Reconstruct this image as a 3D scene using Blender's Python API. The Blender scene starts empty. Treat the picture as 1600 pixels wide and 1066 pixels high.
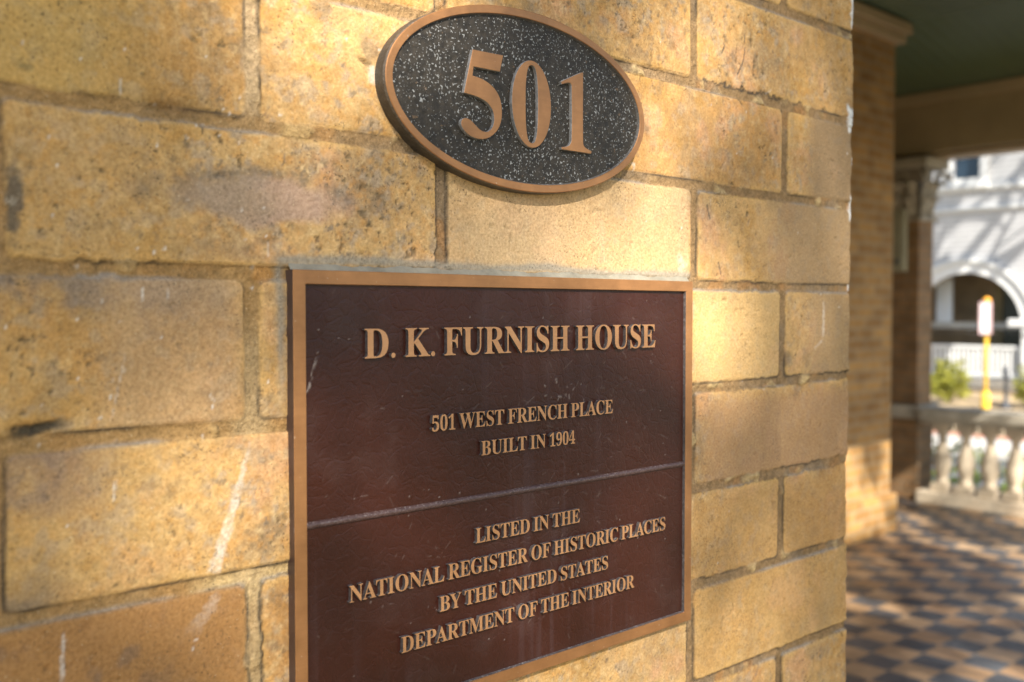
import bpy, bmesh, math, json
import numpy as np
from mathutils import Vector, Matrix
rad = math.radians
scene = bpy.context.scene
COL = scene.collection
RNG = np.random.default_rng(7)

# ------------------------------------------------------------------ camera
TH, PITCH = rad(47.837), rad(1.805)
cam_d = bpy.data.cameras.new("camera")
cam = bpy.data.objects.new("camera", cam_d)
COL.objects.link(cam)
cam.location = (0.0, -0.42, 1.5)
fwd = Vector((math.cos(TH) * math.cos(PITCH), math.sin(TH) * math.cos(PITCH), -math.sin(PITCH)))
cam.rotation_euler = fwd.to_track_quat('-Z', 'Y').to_euler()
cam_d.sensor_width = 36.0
cam_d.lens = 35.0
cam_d.clip_start = 0.02
cam_d.clip_end = 600.0
cam_d.dof.use_dof = True
cam_d.dof.focus_distance = 0.57
cam_d.dof.aperture_fstop = 8.0
scene.camera = cam

# ------------------------------------------------------------------ light
SUN_EL = rad(36.0)
SUN_H = Vector((0.44, 0.90, 0)).normalized()                 # the way the light travels
SUN_DIR = Vector((SUN_H.x * math.cos(SUN_EL), SUN_H.y * math.cos(SUN_EL), -math.sin(SUN_EL)))
world = bpy.data.worlds.new("World")
scene.world = world
world.use_nodes = True
nt = world.node_tree
sky = nt.nodes.new('ShaderNodeTexSky')
sky.sky_type = 'NISHITA'
sky.sun_disc = False
sky.sun_elevation = SUN_EL
sky.sun_rotation = math.atan2(-SUN_H.x, -SUN_H.y)
nt.links.new(sky.outputs['Color'], nt.nodes['Background'].inputs['Color'])
nt.nodes['Background'].inputs['Strength'].default_value = 0.10
sun_d = bpy.data.lights.new("sun", 'SUN')
sun_d.energy = 5.0
sun_d.angle = rad(0.5)
sun_d.color = (1.0, 0.945, 0.855)
sun = bpy.data.objects.new("sun", sun_d)
COL.objects.link(sun)
sun.location = (-3, -6, 8)
sun.rotation_euler = SUN_DIR.to_track_quat('-Z', 'Y').to_euler()
scene.view_settings.view_transform = 'Standard'
scene.view_settings.look = 'None'
scene.view_settings.gamma = 1.0
scene.view_settings.exposure = 1.40
scene.cycles.use_denoising = True

# ------------------------------------------------------------------ helpers
def tag(o, label=None, cat=None, group=None, kind=None):
    if label: o['label'] = label
    if cat: o['category'] = cat
    if group: o['group'] = group
    if kind: o['kind'] = kind
    return o

def empty(name, loc=(0, 0, 0), label=None, cat=None, group=None):
    o = bpy.data.objects.new(name, None)
    COL.objects.link(o)
    o.location = loc
    o.empty_display_size = 0.1
    return tag(o, label, cat, group)

def link(name, me, parent=None, mats=()):
    o = bpy.data.objects.new(name, me)
    COL.objects.link(o)
    for m in mats:
        me.materials.append(m)
    if parent is not None:
        o.parent = parent
    return o

class MB:
    """collects shapes for ONE mesh object (world or parent-local coordinates)"""
    def __init__(s): s.bm = bmesh.new()
    def box(s, x0, x1, y0, y1, z0, z1, bev=0.0):
        r = bmesh.ops.create_cube(s.bm, size=1.0)
        v = r['verts']
        bmesh.ops.scale(s.bm, vec=(x1 - x0, y1 - y0, z1 - z0), verts=v)
        bmesh.ops.translate(s.bm, vec=((x0 + x1) / 2, (y0 + y1) / 2, (z0 + z1) / 2), verts=v)
        if bev > 0:
            e = list({e for q in v for e in q.link_edges})
            bmesh.ops.bevel(s.bm, geom=e, offset=bev, segments=2, profile=0.5, affect='EDGES')
        return s
    def lathe(s, prof, cx=0, cy=0, seg=20, square=False):
        """prof: list of (r, z)"""
        rings = []
        for r, z in prof:
            rings.append([s.bm.verts.new((cx + r * math.cos(2 * math.pi * k / seg), cy + r * math.sin(2 * math.pi * k / seg), z)) for k in range(seg)])
        for a, b in zip(rings, rings[1:]):
            for k in range(seg):
                f = s.bm.faces.new((a[k], a[(k + 1) % seg], b[(k + 1) % seg], b[k])); f.smooth = True
        s.bm.faces.new(rings[0][::-1]); s.bm.faces.new(rings[-1])
        return s
    def tube(s, pts, radii, seg=8):
        rings = []
        n = len(pts)
        up = Vector((0.3, 0.2, 0.93)).normalized()
        for i, (p, r) in enumerate(zip(pts, radii)):
            p = Vector(p)
            t = (Vector(pts[min(i + 1, n - 1)]) - Vector(pts[max(i - 1, 0)])).normalized()
            a = t.cross(up)
            if a.length < 0.05: a = t.cross(Vector((1, 0, 0)))
            a.normalize(); b = t.cross(a)
            rings.append([s.bm.verts.new(p + (a * math.cos(2 * math.pi * k / seg) + b * math.sin(2 * math.pi * k / seg)) * r) for k in range(seg)])
        for a, b in zip(rings, rings[1:]):
            for k in range(seg):
                f = s.bm.faces.new((a[k], a[(k + 1) % seg], b[(k + 1) % seg], b[k])); f.smooth = True
        s.bm.faces.new(rings[0][::-1]); s.bm.faces.new(rings[-1])
        return s
    def prism(s, poly, y0, y1):
        """poly in (x, z), extruded along y from y0 (front) to y1 (back)"""
        a = [s.bm.verts.new((x, y0, z)) for x, z in poly]
        b = [s.bm.verts.new((x, y1, z)) for x, z in poly]
        s.bm.faces.new(a); s.bm.faces.new(b[::-1])
        n = len(poly)
        for k in range(n):
            s.bm.faces.new((a[k], b[k], b[(k + 1) % n], a[(k + 1) % n]))
        return s
    def build(s, name, mat, parent=None, smooth=False):
        bmesh.ops.recalc_face_normals(s.bm, faces=s.bm.faces)
        me = bpy.data.meshes.new(name)
        s.bm.to_mesh(me); s.bm.free()
        if smooth:
            me.polygons.foreach_set('use_smooth', [True] * len(me.polygons))
        return link(name, me, parent, mat if isinstance(mat, (list, tuple)) else [mat])

def grid_mesh(name, V, ncol, nrow, mats=(), parent=None, attrs=None, smooth=True):
    """V: (nrow*ncol, 3) row-major; attrs: {name: (n,4) float}"""
    me = bpy.data.meshes.new(name)
    i = (np.arange(nrow - 1)[:, None] * ncol + np.arange(ncol - 1)[None, :]).ravel()
    Q = np.stack([i, i + 1, i + ncol + 1, i + ncol], 1).astype(np.int32)
    me.vertices.add(len(V)); me.vertices.foreach_set('co', np.asarray(V, np.float32).ravel())
    me.loops.add(Q.size); me.loops.foreach_set('vertex_index', Q.ravel())
    me.polygons.add(len(Q)); me.polygons.foreach_set('loop_start', np.arange(len(Q), dtype=np.int32) * 4)
    if smooth: me.polygons.foreach_set('use_smooth', np.ones(len(Q), bool))
    me.update(calc_edges=True)
    for k, a in (attrs or {}).items():
        at = me.attributes.new(k, 'FLOAT_COLOR', 'POINT')
        at.data.foreach_set('color', np.asarray(a, np.float32).ravel())
    return link(name, me, parent, mats)

# value noise --------------------------------------------------------------
_T = np.random.default_rng(11).random((512, 512)).astype(np.float32)
def vnoise(x, y, seed=0):
    x = x + seed * 37.13; y = y + seed * 91.71
    xi = np.floor(x).astype(np.int64); yi = np.floor(y).astype(np.int64)
    fx = (x - xi).astype(np.float32); fy = (y - yi).astype(np.float32)
    fx = fx * fx * fx * (fx * (fx * 6 - 15) + 10); fy = fy * fy * fy * (fy * (fy * 6 - 15) + 10)
    a = _T[yi & 511, xi & 511]; b = _T[yi & 511, (xi + 1) & 511]
    c = _T[(yi + 1) & 511, xi & 511]; d = _T[(yi + 1) & 511, (xi + 1) & 511]
    return (a * (1 - fx) + b * fx) * (1 - fy) + (c * (1 - fx) + d * fx) * fy
def fbm(x, y, s, octv=4, seed=0, gain=0.5):
    """-> about -1..1 ; s = feature size"""
    t = 0; a = 1; n = 0
    c, q = math.cos(0.6), math.sin(0.6)
    for k in range(octv):
        t = t + a * (vnoise(x / s, y / s, seed + k) * 2 - 1); n += a
        a *= gain; s /= 2.03
        x, y = x * c - y * q, x * q + y * c
    return t / n * 1.6
def sstep(a, b, x):
    t = np.clip((x - a) / (b - a), 0, 1); return t * t * (3 - 2 * t)
def mixc(c, col, f):
    return c * (1 - f[..., None]) + np.asarray(col, np.float32) * f[..., None]
def seg_dist(x, y, a, b):
    ax, ay = a; bx, by = b
    dx, dy = bx - ax, by - ay
    t = np.clip(((x - ax) * dx + (y - ay) * dy) / (dx * dx + dy * dy + 1e-9), 0, 1)
    return np.hypot(x - ax - t * dx, y - ay - t * dy), t

# materials ----------------------------------------------------------------
def N(m, kind, **kw):
    n = m.node_tree.nodes.new(kind)
    for k, v in kw.items():
        if k in n.inputs: n.inputs[k].default_value = v
        else: setattr(n, k, v)
    return n
def L(m, a, b): m.node_tree.links.new(a, b)
def mat(name, col=(0.5, 0.5, 0.5), rough=0.6, metal=0.0, spec=0.5):
    m = bpy.data.materials.new(name); m.use_nodes = True
    b = m.node_tree.nodes['Principled BSDF']
    b.inputs['Base Color'].default_value = (*col, 1)
    b.inputs['Roughness'].default_value = rough
    b.inputs['Metallic'].default_value = metal
    b.inputs['Specular IOR Level'].default_value = spec
    m['b'] = 1
    return m
def bsdf(m): return m.node_tree.nodes['Principled BSDF']
def posvec(m): return N(m, 'ShaderNodeNewGeometry').outputs['Position']
def noise(m, vec, scale, detail=4, rough=0.55, dist=0.0):
    n = N(m, 'ShaderNodeTexNoise', Scale=scale, Detail=detail, Roughness=rough, Distortion=dist)
    L(m, vec, n.inputs['Vector']); return n.outputs['Fac']
def ramp(m, fac, a, b, ca=(0, 0, 0), cb=(1, 1, 1)):
    r = N(m, 'ShaderNodeValToRGB'); e = r.color_ramp.elements
    e[0].position = a; e[1].position = b; e[0].color = (*ca, 1); e[1].color = (*cb, 1)
    L(m, fac, r.inputs['Fac']); return r.outputs['Color']
def mix(m, fac, a, b, mode='MIX'):
    n = N(m, 'ShaderNodeMix', data_type='RGBA', blend_type=mode)
    for s, v in ((n.inputs[0], fac), (n.inputs[6], a), (n.inputs[7], b)):
        if isinstance(v, (tuple, list)): s.default_value = (*v, 1)
        elif isinstance(v, (int, float)): s.default_value = v
        else: L(m, v, s)
    return n.outputs[2]
def mathn(m, op, a, b=0.0):
    n = N(m, 'ShaderNodeMath', operation=op)
    for s, v in ((n.inputs[0], a), (n.inputs[1], b)):
        if isinstance(v, (int, float)): s.default_value = v
        else: L(m, v, s)
    return n.outputs[0]
def bump(m, height, dist, strength=1.0, prev=None):
    n = N(m, 'ShaderNodeBump', Strength=strength, Distance=dist)
    L(m, height, n.inputs['Height'])
    if prev is not None: L(m, prev, n.inputs['Normal'])
    return n.outputs['Normal']
def noisy(name, col, rough=0.7, scale=6.0, amt=0.35, metal=0.0, bdist=0.0, bscale=None):
    """a plain material with blotchy tone variation and optional bump"""
    m = mat(name, col, rough, metal)
    v = posvec(m)
    f = noise(m, v, scale, 5)
    lo = tuple(c * (1 - amt) for c in col); hi = tuple(min(1, c * (1 + amt)) for c in col)
    L(m, ramp(m, f, 0.3, 0.7, lo, hi), bsdf(m).inputs['Base Color'])
    if bdist: L(m, bump(m, noise(m, v, bscale or scale * 4, 4), bdist), bsdf(m).inputs['Normal'])
    return m

# ------------------------------------------------------------------ the near brick wall
def mat_face_brick():
    m = mat('weathered_yellow_brick', rough=0.9, spec=0.10)
    v = posvec(m)
    at = N(m, 'ShaderNodeAttribute', attribute_name='pigment')
    base = at.outputs['Color']; mort = at.outputs['Alpha']
    g1 = noise(m, v, 620, 3, 0.6)                                   # sandy grain
    g2 = noise(m, v, 1500, 2, 0.5)
    gm = ramp(m, g1, 0.32, 0.68, (0.80, 0.78, 0.76), (1.17, 1.17, 1.17))
    c = mix(m, 1.0, base, gm, 'MULTIPLY')
    sp = ramp(m, noise(m, v, 760, 1.5, 0.5), 0.625, 0.68)           # dark specks
    big = ramp(m, noise(m, v, 22, 4, 0.65), 0.42, 0.66)
    sp = mix(m, 1.0, sp, big, 'MULTIPLY')
    c = mix(m, mathn(m, 'MULTIPLY', sp, 0.78), c, (0.045, 0.035, 0.025))
    lt = ramp(m, noise(m, v, 1050, 1.5, 0.5), 0.70, 0.76)          # pale sand grains
    c = mix(m, mathn(m, 'MULTIPLY', lt, 0.5), c, (0.66, 0.52, 0.32))
    L(m, c, bsdf(m).inputs['Base Color'])
    nb = bump(m, g1, 0.0005, 0.7)
    nb = bump(m, g2, 0.0003, 0.7, nb)
    gm2 = mathn(m, 'MULTIPLY', noise(m, v, 330, 3, 0.65), mort)
    nb = bump(m, gm2, 0.0016, 1.0, nb)
    L(m, nb, bsdf(m).inputs['Normal'])
    return m

HC = [222.9, 153.0, 84.5, 16.9, -53.7, -123.0, -190.4, -260.7]      # mortar courses, mm from eye level
HC = [222.9 + 69 * k for k in range(16, 0, -1)] + HC + [-260.7 - 69 * k for k in range(1, 19)]
K0 = 16
def build_near_wall():
    XC, R, EYE = 757.0, 5.0, 1500.0
    s = np.concatenate([np.arange(-1500, -520, 12.0), np.arange(-520, -160, 4.0), np.arange(-160, XC + 24, 1.0), np.arange(XC + 24, XC + 500, 12.0)])
    z = np.concatenate([np.arange(-1500, -684, 12.0), np.arange(-684, -324, 4.0), np.arange(-324, 284, 1.0), np.arange(284, 644, 4.0), np.arange(644, 1186, 12.0), [1186.0]])
    S, Z = np.meshgrid(s, z)
    S = S.astype(np.float32); Z = Z.astype(np.float32)
    # ---- which course, distances to the joints
    wob = fbm(S, Z, 160, 2, 1) * 0.5
    Zw = Z + wob
    hc = np.array(HC)
    zc = hc[::-1]
    idx = np.clip(np.searchsorted(zc, Zw) - 1, 0, len(zc) - 2)
    lo = zc[idx]; hi = zc[idx + 1]
    row = (len(hc) - 2 - idx) - K0                                   # 0 = course under joint 222.9
    half = 3.5 + 0.35 * fbm(S, Z, 90, 2, 5)
    dh = np.minimum(Zw - lo, hi - Zw) - half
    odd = (row % 2 == 0)
    off = np.where(odd, 110.0, 219.0)
    Sw = S + fbm(S, Z, 120, 2, 3) * 0.8 + (vnoise(row * 1.7, row * 0.3 + 0 * S, 9) - .5) * 3.0
    q = (Sw - off) / 218.7
    bi = np.floor(q)
    dv = np.minimum(q - bi, 1 - (q - bi)) * 218.7 - 3.9
    nocut = (np.abs(np.round(q) * 218.7 + off - 766) < 14)           # the joint next to the corner is the corner
    bi = np.where((Sw > XC - 2), 900 + 0 * bi, bi)
    dv = np.where(nocut & (np.abs(dv) < 40), 40, dv)
    side = S > XC
    ragged = sstep(0.1, 0.9, fbm(S, Z, 60, 2, 21))
    e = np.minimum(dh, dv)
    k = 4.0
    e = e - np.maximum(k - np.abs(dh - dv), 0) ** 2 / (4 * k) * 1.2   # rounded brick corners
    e = e + fbm(S, Z, 9, 4, 31) * (0.16 + 0.85 * ragged) + fbm(S, Z, 3.2, 2, 33) * (0.14 + 0.40 * ragged)
    # crumbling lower edge of the corner brick up right
    cr = np.exp(-((Z - 160) / 6) ** 2) * sstep(545, 570, S) * (1 - sstep(690, 715, S))
    e = e - cr * (1.2 + 2.5 * np.maximum(fbm(S, Z, 5, 3, 41), -0.3))
    # broken spot in the joint left of the numbers, chip at the left edge
    ch1 = np.exp(-(((S - 183) / 11) ** 2 + ((Z - 88.5) / 3.2) ** 2))
    ch2 = np.exp(-(((S - 125.5) / 9.5) ** 2 + ((Z + 47.2 - (S - 125.5) * 0.13 + fbm(S, Z, 5, 3, 207)) / 2.7) ** 4))
    ch3 = np.exp(-(((S - 281.5) / 3.4) ** 2 + ((Z - 123.3 - (S - 281.5) * -0.4) / 1.0) ** 2))
    rid = np.abs(np.sin(bi * 12.9898 + row * 78.233)) * 43758.5453; rnd = rid - np.floor(rid)
    rid2 = np.abs(np.sin(bi * 39.346 + row * 11.135)) * 24634.6345; rnd2 = rid2 - np.floor(rid2)
    br = sstep(-0.45, 0.55, e)                                         # 1 on brick
    lowedge = np.exp(-np.maximum(e, 0) / 1.4)
    pit = sstep(0.66, 0.95, fbm(S, Z, 3.6, 3, 51, .6)) * sstep(-0.2, 0.5, fbm(S, Z, 34, 3, 53))
    hb = (rnd - 0.5) * 1.0 + fbm(S, Z, 45, 3, 61) * 0.35 + fbm(S, Z, 6, 3, 63) * 0.10 - lowedge * 0.2 - pit * 1.0
    hm = -1.4 - 0.5 * np.cos(np.clip(e / 4, -1, 0) * 3.14) * 0 + fbm(S, Z, 14, 4, 71) * 0.45 + fbm(S, Z, 3, 2, 73) * 0.18
    smear = sstep(0.55, 0.95, fbm(S, Z, 22, 3, 75))
    hm = hm + smear * 1.7
    h = hm * (1 - br) + hb * br
    h = h - ch1 * 1.6 * (1 + fbm(S, Z, 4, 3, 81)) - ch2 * 3.0 - ch3 * 2.4
    # ---- pigment
    c = np.empty(S.shape + (3,), np.float32); c[:] = (0.44, 0.262, 0.104)
    c = mixc(c, (0.47, 0.295, 0.125), 0.9 * sstep(0.3, 0.9, rnd2))
    c = mixc(c, (0.37, 0.19, 0.066), 0.8 * sstep(0.35, 0.0, rnd2))
    b1 = fbm(S, Z, 55, 4, 101); b2 = fbm(S, Z, 30, 4, 103); b3 = fbm(S, Z, 14, 4, 105)
    c = mixc(c, (0.31, 0.205, 0.105), 0.85 * sstep(0.05, 0.75, b1))              # greyish brown clouds
    c = mixc(c, (0.50, 0.33, 0.145), 0.55 * sstep(0.1, 0.8, -b1))                 # clean yellow
    c = mixc(c, (0.50, 0.27, 0.15), 0.50 * sstep(0.25, 0.9, b2))                 # pinkish burn
    c = mixc(c, (0.40, 0.22, 0.06), 0.55 * sstep(0.2, 0.9, -b2))                 # ochre
    c = mixc(c, (0.15, 0.115, 0.08), 0.60 * sstep(0.35, 0.9, b3) * sstep(-0.2, 0.6, fbm(S, Z, 80, 2, 107)))
    fine = fbm(S, Z, 4.5, 4, 109)
    f2 = fbm(S, Z, 3.4, 4, 113, .6); f3 = fbm(S, Z, 7.0, 4, 115, .6)
    vary = 0.55 + 0.45 * sstep(-0.5, 0.6, fbm(S, Z, 70, 2, 117)) + 0.35 * sstep(330, 180, S)
    c = mixc(c, (0.45, 0.215, 0.055), np.clip(0.42 * sstep(0.05, 0.75, f2) * vary, 0, 1))
    c = mixc(c, (0.33, 0.255, 0.175), np.clip(0.70 * sstep(0.10, 0.80, f3) * vary, 0, 1))
    c = mixc(c, (0.56, 0.40, 0.20), np.clip(0.45 * sstep(0.25, 0.85, -f2) * vary, 0, 1))
    c = mixc(c, (0.12, 0.10, 0.08), np.clip(0.55 * sstep(0.72, 1.0, fbm(S, Z, 4.2, 3, 119, .6)) * vary, 0, 1))
    c = c * (1 + 0.14 * fine)[..., None]
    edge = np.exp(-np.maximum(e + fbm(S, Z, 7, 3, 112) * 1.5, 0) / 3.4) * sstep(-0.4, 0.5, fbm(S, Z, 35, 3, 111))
    c = mixc(c, (0.56, 0.345, 0.125), np.clip(0.8 * edge, 0, 1))                                   # rubbed arrises, their lit golden edge bands painted into the pigment
    c = mixc(c, (0.46, 0.275, 0.088), 0.45 * sstep(240, 150, S))
    c = mixc(c, (0.10, 0.075, 0.045), 0.75 * np.clip(pit, 0, 1))
    # one brick: grey-pink scorch with dark outline
    el = np.hypot((S - 229) / 50, (Z - 50 + (S - 229) * -0.02) / 13.5) + fbm(S, Z, 18, 3, 121) * 0.22
    inb = sstep(1.05, 0.65, el)
    c = mixc(c, (0.375, 0.25, 0.175), 0.92 * inb * sstep(195, 235, S + b3 * 8))
    c = mixc(c, (0.27, 0.20, 0.14), 0.9 * inb * sstep(250, 205, S + b3 * 8))
    c = mixc(c, (0.15, 0.125, 0.10), 0.7 * np.exp(-((el - 1.0) / 0.20) ** 2) * sstep(-0.9, 0.5, fbm(S, Z, 9, 4, 123)) * sstep(40, 56, Z))
    # left smudge, dark spots
    sm = sstep(1.15, 0.6, np.hypot((S - 117) / 4.4, (Z - 41) / 14) + fbm(S, Z, 6, 4, 131) * 0.35)
    c = mixc(c, (0.085, 0.075, 0.06), 0.85 * sm); c = mixc(c, (0.42, 0.36, 0.27), 0.7 * sm * sstep(0.35, 0.7, fbm(S, Z, 5, 3, 133)))
    for (u0, z0, ru, rz, a) in ((123.6, 95.3, 3.0, 2.2, .85), (169, 100.2, 1.0, .9, .8), (186, 83, 2.5, 1.2, .7), (150, -20, 3, 2, .4), (198, -24, 1.6, 1.2, .6), (128, -75, 2, 1.6, .5), (142, -131, 3, 1.5, .5)):
        dd = np.hypot((S - u0 + (Z - z0) * 0.3) / ru, (Z - z0) / rz) + fbm(S, Z, 3, 2, 137) * 0.3
        c = mixc(c, (0.055, 0.055, 0.05), a * sstep(1.15, 0.55, dd))
    rows = row.astype(int)
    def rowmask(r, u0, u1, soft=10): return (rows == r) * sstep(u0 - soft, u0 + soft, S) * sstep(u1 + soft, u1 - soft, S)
    hgh = (Z - lo) / (hi - lo)                                       # 0 bottom .. 1 top of the course
    # soot along the tops of bricks and other brick-by-brick tints
    top = sstep(0.55, 0.98, hgh + 0.18 * b3 + 0.1 * fine)
    c = mixc(c, (0.17, 0.14, 0.12), 0.75 * top * (rowmask(3, 0, 200, 25)))
    c = mixc(c, (0.21, 0.14, 0.10), 0.75 * sstep(0.35, 0.95, hgh + 0.2 * b3) * (rowmask(4, 0, 150, 18)))
    c = mixc(c, (0.16, 0.13, 0.10), 0.8 * sstep(0.34, 0.0, hgh + 0.14 * b3) * rowmask(4, 0, 130, 12))
    c = mixc(c, (0.31, 0.155, 0.055), 0.85 * rowmask(5, 0, 216, 4)); c = mixc(c, (0.12, 0.10, 0.085), 0.55 * rowmask(5, 0, 170, 30) * sstep(-0.1, 0.8, b3 + fine * .4))
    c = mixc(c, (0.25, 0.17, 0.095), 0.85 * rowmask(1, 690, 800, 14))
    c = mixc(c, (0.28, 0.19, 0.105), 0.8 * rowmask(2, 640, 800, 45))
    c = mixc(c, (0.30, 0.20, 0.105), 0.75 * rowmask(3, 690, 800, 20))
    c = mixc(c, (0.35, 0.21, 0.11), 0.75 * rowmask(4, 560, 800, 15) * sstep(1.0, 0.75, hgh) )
    c = mixc(c, (0.44, 0.29, 0.16), 0.5 * rowmask(3, 150, 215, 12)); c = mixc(c, (0.43, 0.245, 0.09), 0.55 * rowmask(5, 548, 800, 3) * sstep(0.95, 0.8, hgh)); c = mixc(c, (0.47, 0.29, 0.11), 0.5 * rowmask(6, 552, 800, 3))
    c = mixc(c, (0.52, 0.345, 0.15), 0.6 * rowmask(3, 548, 655, 3)); c = mixc(c, (0.53, 0.375, 0.205), 0.6 * rowmask(2, 330, 541, 3))  # second brick: cleaner, with its sunlit highlight also put into the pigment
    c = mixc(c, (0.43, 0.29, 0.09), 0.5 * rowmask(1, 0, 160, 30))
    # mortar
    mc = np.empty_like(c); mc[:] = (0.25, 0.158, 0.075)
    mc = mixc(mc, (0.27, 0.175, 0.09), sstep(0.0, 0.8, fbm(S, Z, 50, 3, 151)))
    mc = mixc(mc, (0.23, 0.17, 0.11), 0.6 * sstep(0.1, 0.8, fbm(S, Z, 28, 3, 153)))
    mc = mixc(mc, (0.34, 0.17, 0.06), 0.6 * sstep(0.3, 0.9, fbm(S, Z, 20, 3, 155)))
    mc = mixc(mc, (0.50, 0.36, 0.17), 0.75 * smear)
    mc = mixc(mc, (0.33, 0.195, 0.07), 0.6 * sstep(330, 200, S))
    mc = mixc(mc, (0.50, 0.36, 0.17), 0.8 * np.exp(-((Z + 128 - (S - 205) * 0.02) / 9) ** 4) * sstep(186, 203, S + b3 * 5) * sstep(330, 300, S))
    mc = mixc(mc, (0.42, 0.30, 0.155), 0.65 * np.exp(-((S - 218) / 9) ** 4) * sstep(5, -25, Z))
    mc = mixc(mc, (0.42, 0.30, 0.17), 0.8 * np.exp(-((S - 218) / 9) ** 4) * sstep(86, 92, Z) * sstep(160, 150, Z))
    mc = mc * (1 + 0.20 * fbm(S, Z, 2.6, 3, 157))[..., None]
    c = c * br[..., None] + mc * (1 - br[..., None])
    # grey lime line where the joint meets the brick below it
    ln = np.exp(-((e + 0.2) / 0.9) ** 2) * sstep(-0.3, 0.5, fbm(S, Z, 40, 3, 161)) * (np.abs(hi - Zw) < 9) * (dh < dv + 1)
    c = mixc(c, (0.27, 0.24, 0.205), 0.75 * ln)
    # dark dirt in the crack under each brick's lower arris
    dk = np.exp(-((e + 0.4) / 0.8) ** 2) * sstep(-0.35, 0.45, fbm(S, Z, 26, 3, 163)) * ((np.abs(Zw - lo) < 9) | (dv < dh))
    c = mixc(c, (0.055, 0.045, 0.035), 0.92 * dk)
    c = mixc(c, (0.045, 0.043, 0.035), 0.92 * np.clip(ch2 * 1.8 - 0.1, 0, 1)); c = mixc(c, (0.17, 0.09, 0.035), 0.7 * ch1)
    c = mixc(c, (0.05, 0.04, 0.03), 0.8 * np.clip(ch3, 0, 1))
    # chalk streaks, paint drips, scuffs
    white = np.zeros_like(S)
    def streak(a, b, w0, w1, amt, fade0=.15, fade1=.15, grain=0.5):
        d, t = seg_dist(S, Z, a, b)
        w = w0 + (w1 - w0) * t
        f = sstep(1.0, 0.55, d / w + fbm(S, Z, 2.2, 2, 171) * 0.25)
        f = f * sstep(0, fade0, t) * sstep(0, fade1, 1 - t)
        f = f * (1 - grain + grain * sstep(-0.5, 0.6, fbm(S, Z, 1.6, 2, 173)))
        white[...] = np.maximum(white, f * amt)
    streak((217.8, -60.0), (210.0, -86.0), 0.7, 2.3, 0.45, .5, .02)
    streak((210.0, -86.0), (198.5, -119.3), 2.3, 4.0, 0.52, .02, .05)
    streak((202.0, -127.5), (185.0, -148.0), 3.2, 4.5, 0.26, .1, .6)
    for a, b, w, am in (((159.8, 97.2), (160.3, 89.3), .8, .85), ((226.7, 31.5), (227, 24.1), .8, .7), ((168, 9.8), (167.9, 3.3), .8, .7), ((178.9, 9.4), (178.8, 4.4), .6, .5),
                        ((155.6, -71.4), (155, -80.8), .6, .6), ((134.2, -130.5), (133.4, -153), .95, .7), ((160.8, -16.5), (153.8, -48.4), .5, .35), ((197.2, -37.8), (200.5, -41.5), .7, .5),
                        ((714.1, 8.1), (713.8, -23.4), 2.0, .42), ((713.8, -23.4), (700, -31), 1.2, .32), ((565.5, 77), (566, 71), .7, .4), ((217, -60), (216, -70), .5, .4), ((632, 158), (640, 163), 1.2, .3)):
        streak(a, b, w, w, am)
    for k in range(85):                                             # paint flecks
        u0, z0 = RNG.uniform(110, 750), RNG.uniform(-230, 220)
        if RNG.random() < 0.5: u0 = RNG.uniform(110, 235); z0 = RNG.uniform(-60, 110)
        r = RNG.uniform(0.1, 0.45)
        i0, i1 = np.searchsorted(s, u0 - 3), np.searchsorted(s, u0 + 3); j0, j1 = np.searchsorted(z, z0 - 3), np.searchsorted(z, z0 + 3)
        d = np.hypot(S[j0:j1, i0:i1] - u0, (Z[j0:j1, i0:i1] - z0) * 0.75)
        white[j0:j1, i0:i1] = np.maximum(white[j0:j1, i0:i1], sstep(r + .5, r, d) * 0.75)
    # paint smudge beside the oval sign, pale rub marks on the edge of the lower lit brick
    dd = np.hypot((S - 286.5) / 2.6, (Z - 117.5) / 4.2) + fbm(S, Z, 4, 3, 181) * 0.35
    white = np.maximum(white, 0.55 * sstep(1.1, 0.6, dd))
    dd = np.hypot((S - 534) / 5.5, (Z - 31) / 8) + fbm(S, Z, 5, 4, 183) * 0.8
    white = np.maximum(white, 0.22 * sstep(1.0, 0.2, dd))
    dd = np.hypot((S - 484) / 3, (Z - 104) / 12) + fbm(S, Z, 3, 3, 185) * 0.9
    white = np.maximum(white, 0.5 * sstep(0.9, 0.3, dd))
    # white wall paint that lapped onto the corner at some joints
    lap = np.zeros_like(S)
    for zz, w, dpt in ((241, 11, 6), (155, 9, 9), (83, 8, 5), (120, 4, 2.5), (18, 3, 2)):
        lap = np.maximum(lap, sstep(0.2, 0.45, np.exp(-((Z - zz) / w) ** 2) * 1.0 + fbm(S, Z, 5, 3, 187) * 0.22) * sstep(XC - dpt - 1.5, XC - dpt + 1.5, S + fbm(S, Z, 4, 3, 189) * 2.0))
    c = mixc(c, (0.62, 0.57, 0.50), np.clip(white, 0, 1)); c = mixc(c, (0.62, 0.605, 0.57), lap); h = h + (1 - br) * lap * 1.6
    # pencil-like scratches
    for a, b, w in (((605.7, 187.1), (603, 176), .5), ((603, 176), (596.6, 166.5), .55), ((582, 185.1), (578.3, 179.0), .55), ((561.8, 72.3), (565.5, 62.6), .5), ((604.6, 197), (605.2, 190), .3), ((575, 33), (578, 25), .45)):
        d, t = seg_dist(S, Z, a, b)
        c = mixc(c, (0.05, 0.05, 0.045), 0.85 * sstep(w + .35, w - .2, d + fbm(S, Z, 2, 2, 191) * .15))
    # hairline crack through the top corner brick
    xcr = 656 + fbm(S * 0, Z, 14, 3, 195) * 3
    ck = np.exp(-((S - xcr) / 0.7) ** 2) * sstep(160, 170, Z) * sstep(222, 205, Z)
    c = mixc(c, (0.16, 0.11, 0.06), 0.35 * ck); h = h - 0.5 * ck * sstep(200, 216, Z) 
    h = h + 0.35 * np.clip(lap, 0, 1) + 0.12 * np.clip(white, 0, 1)
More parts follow.
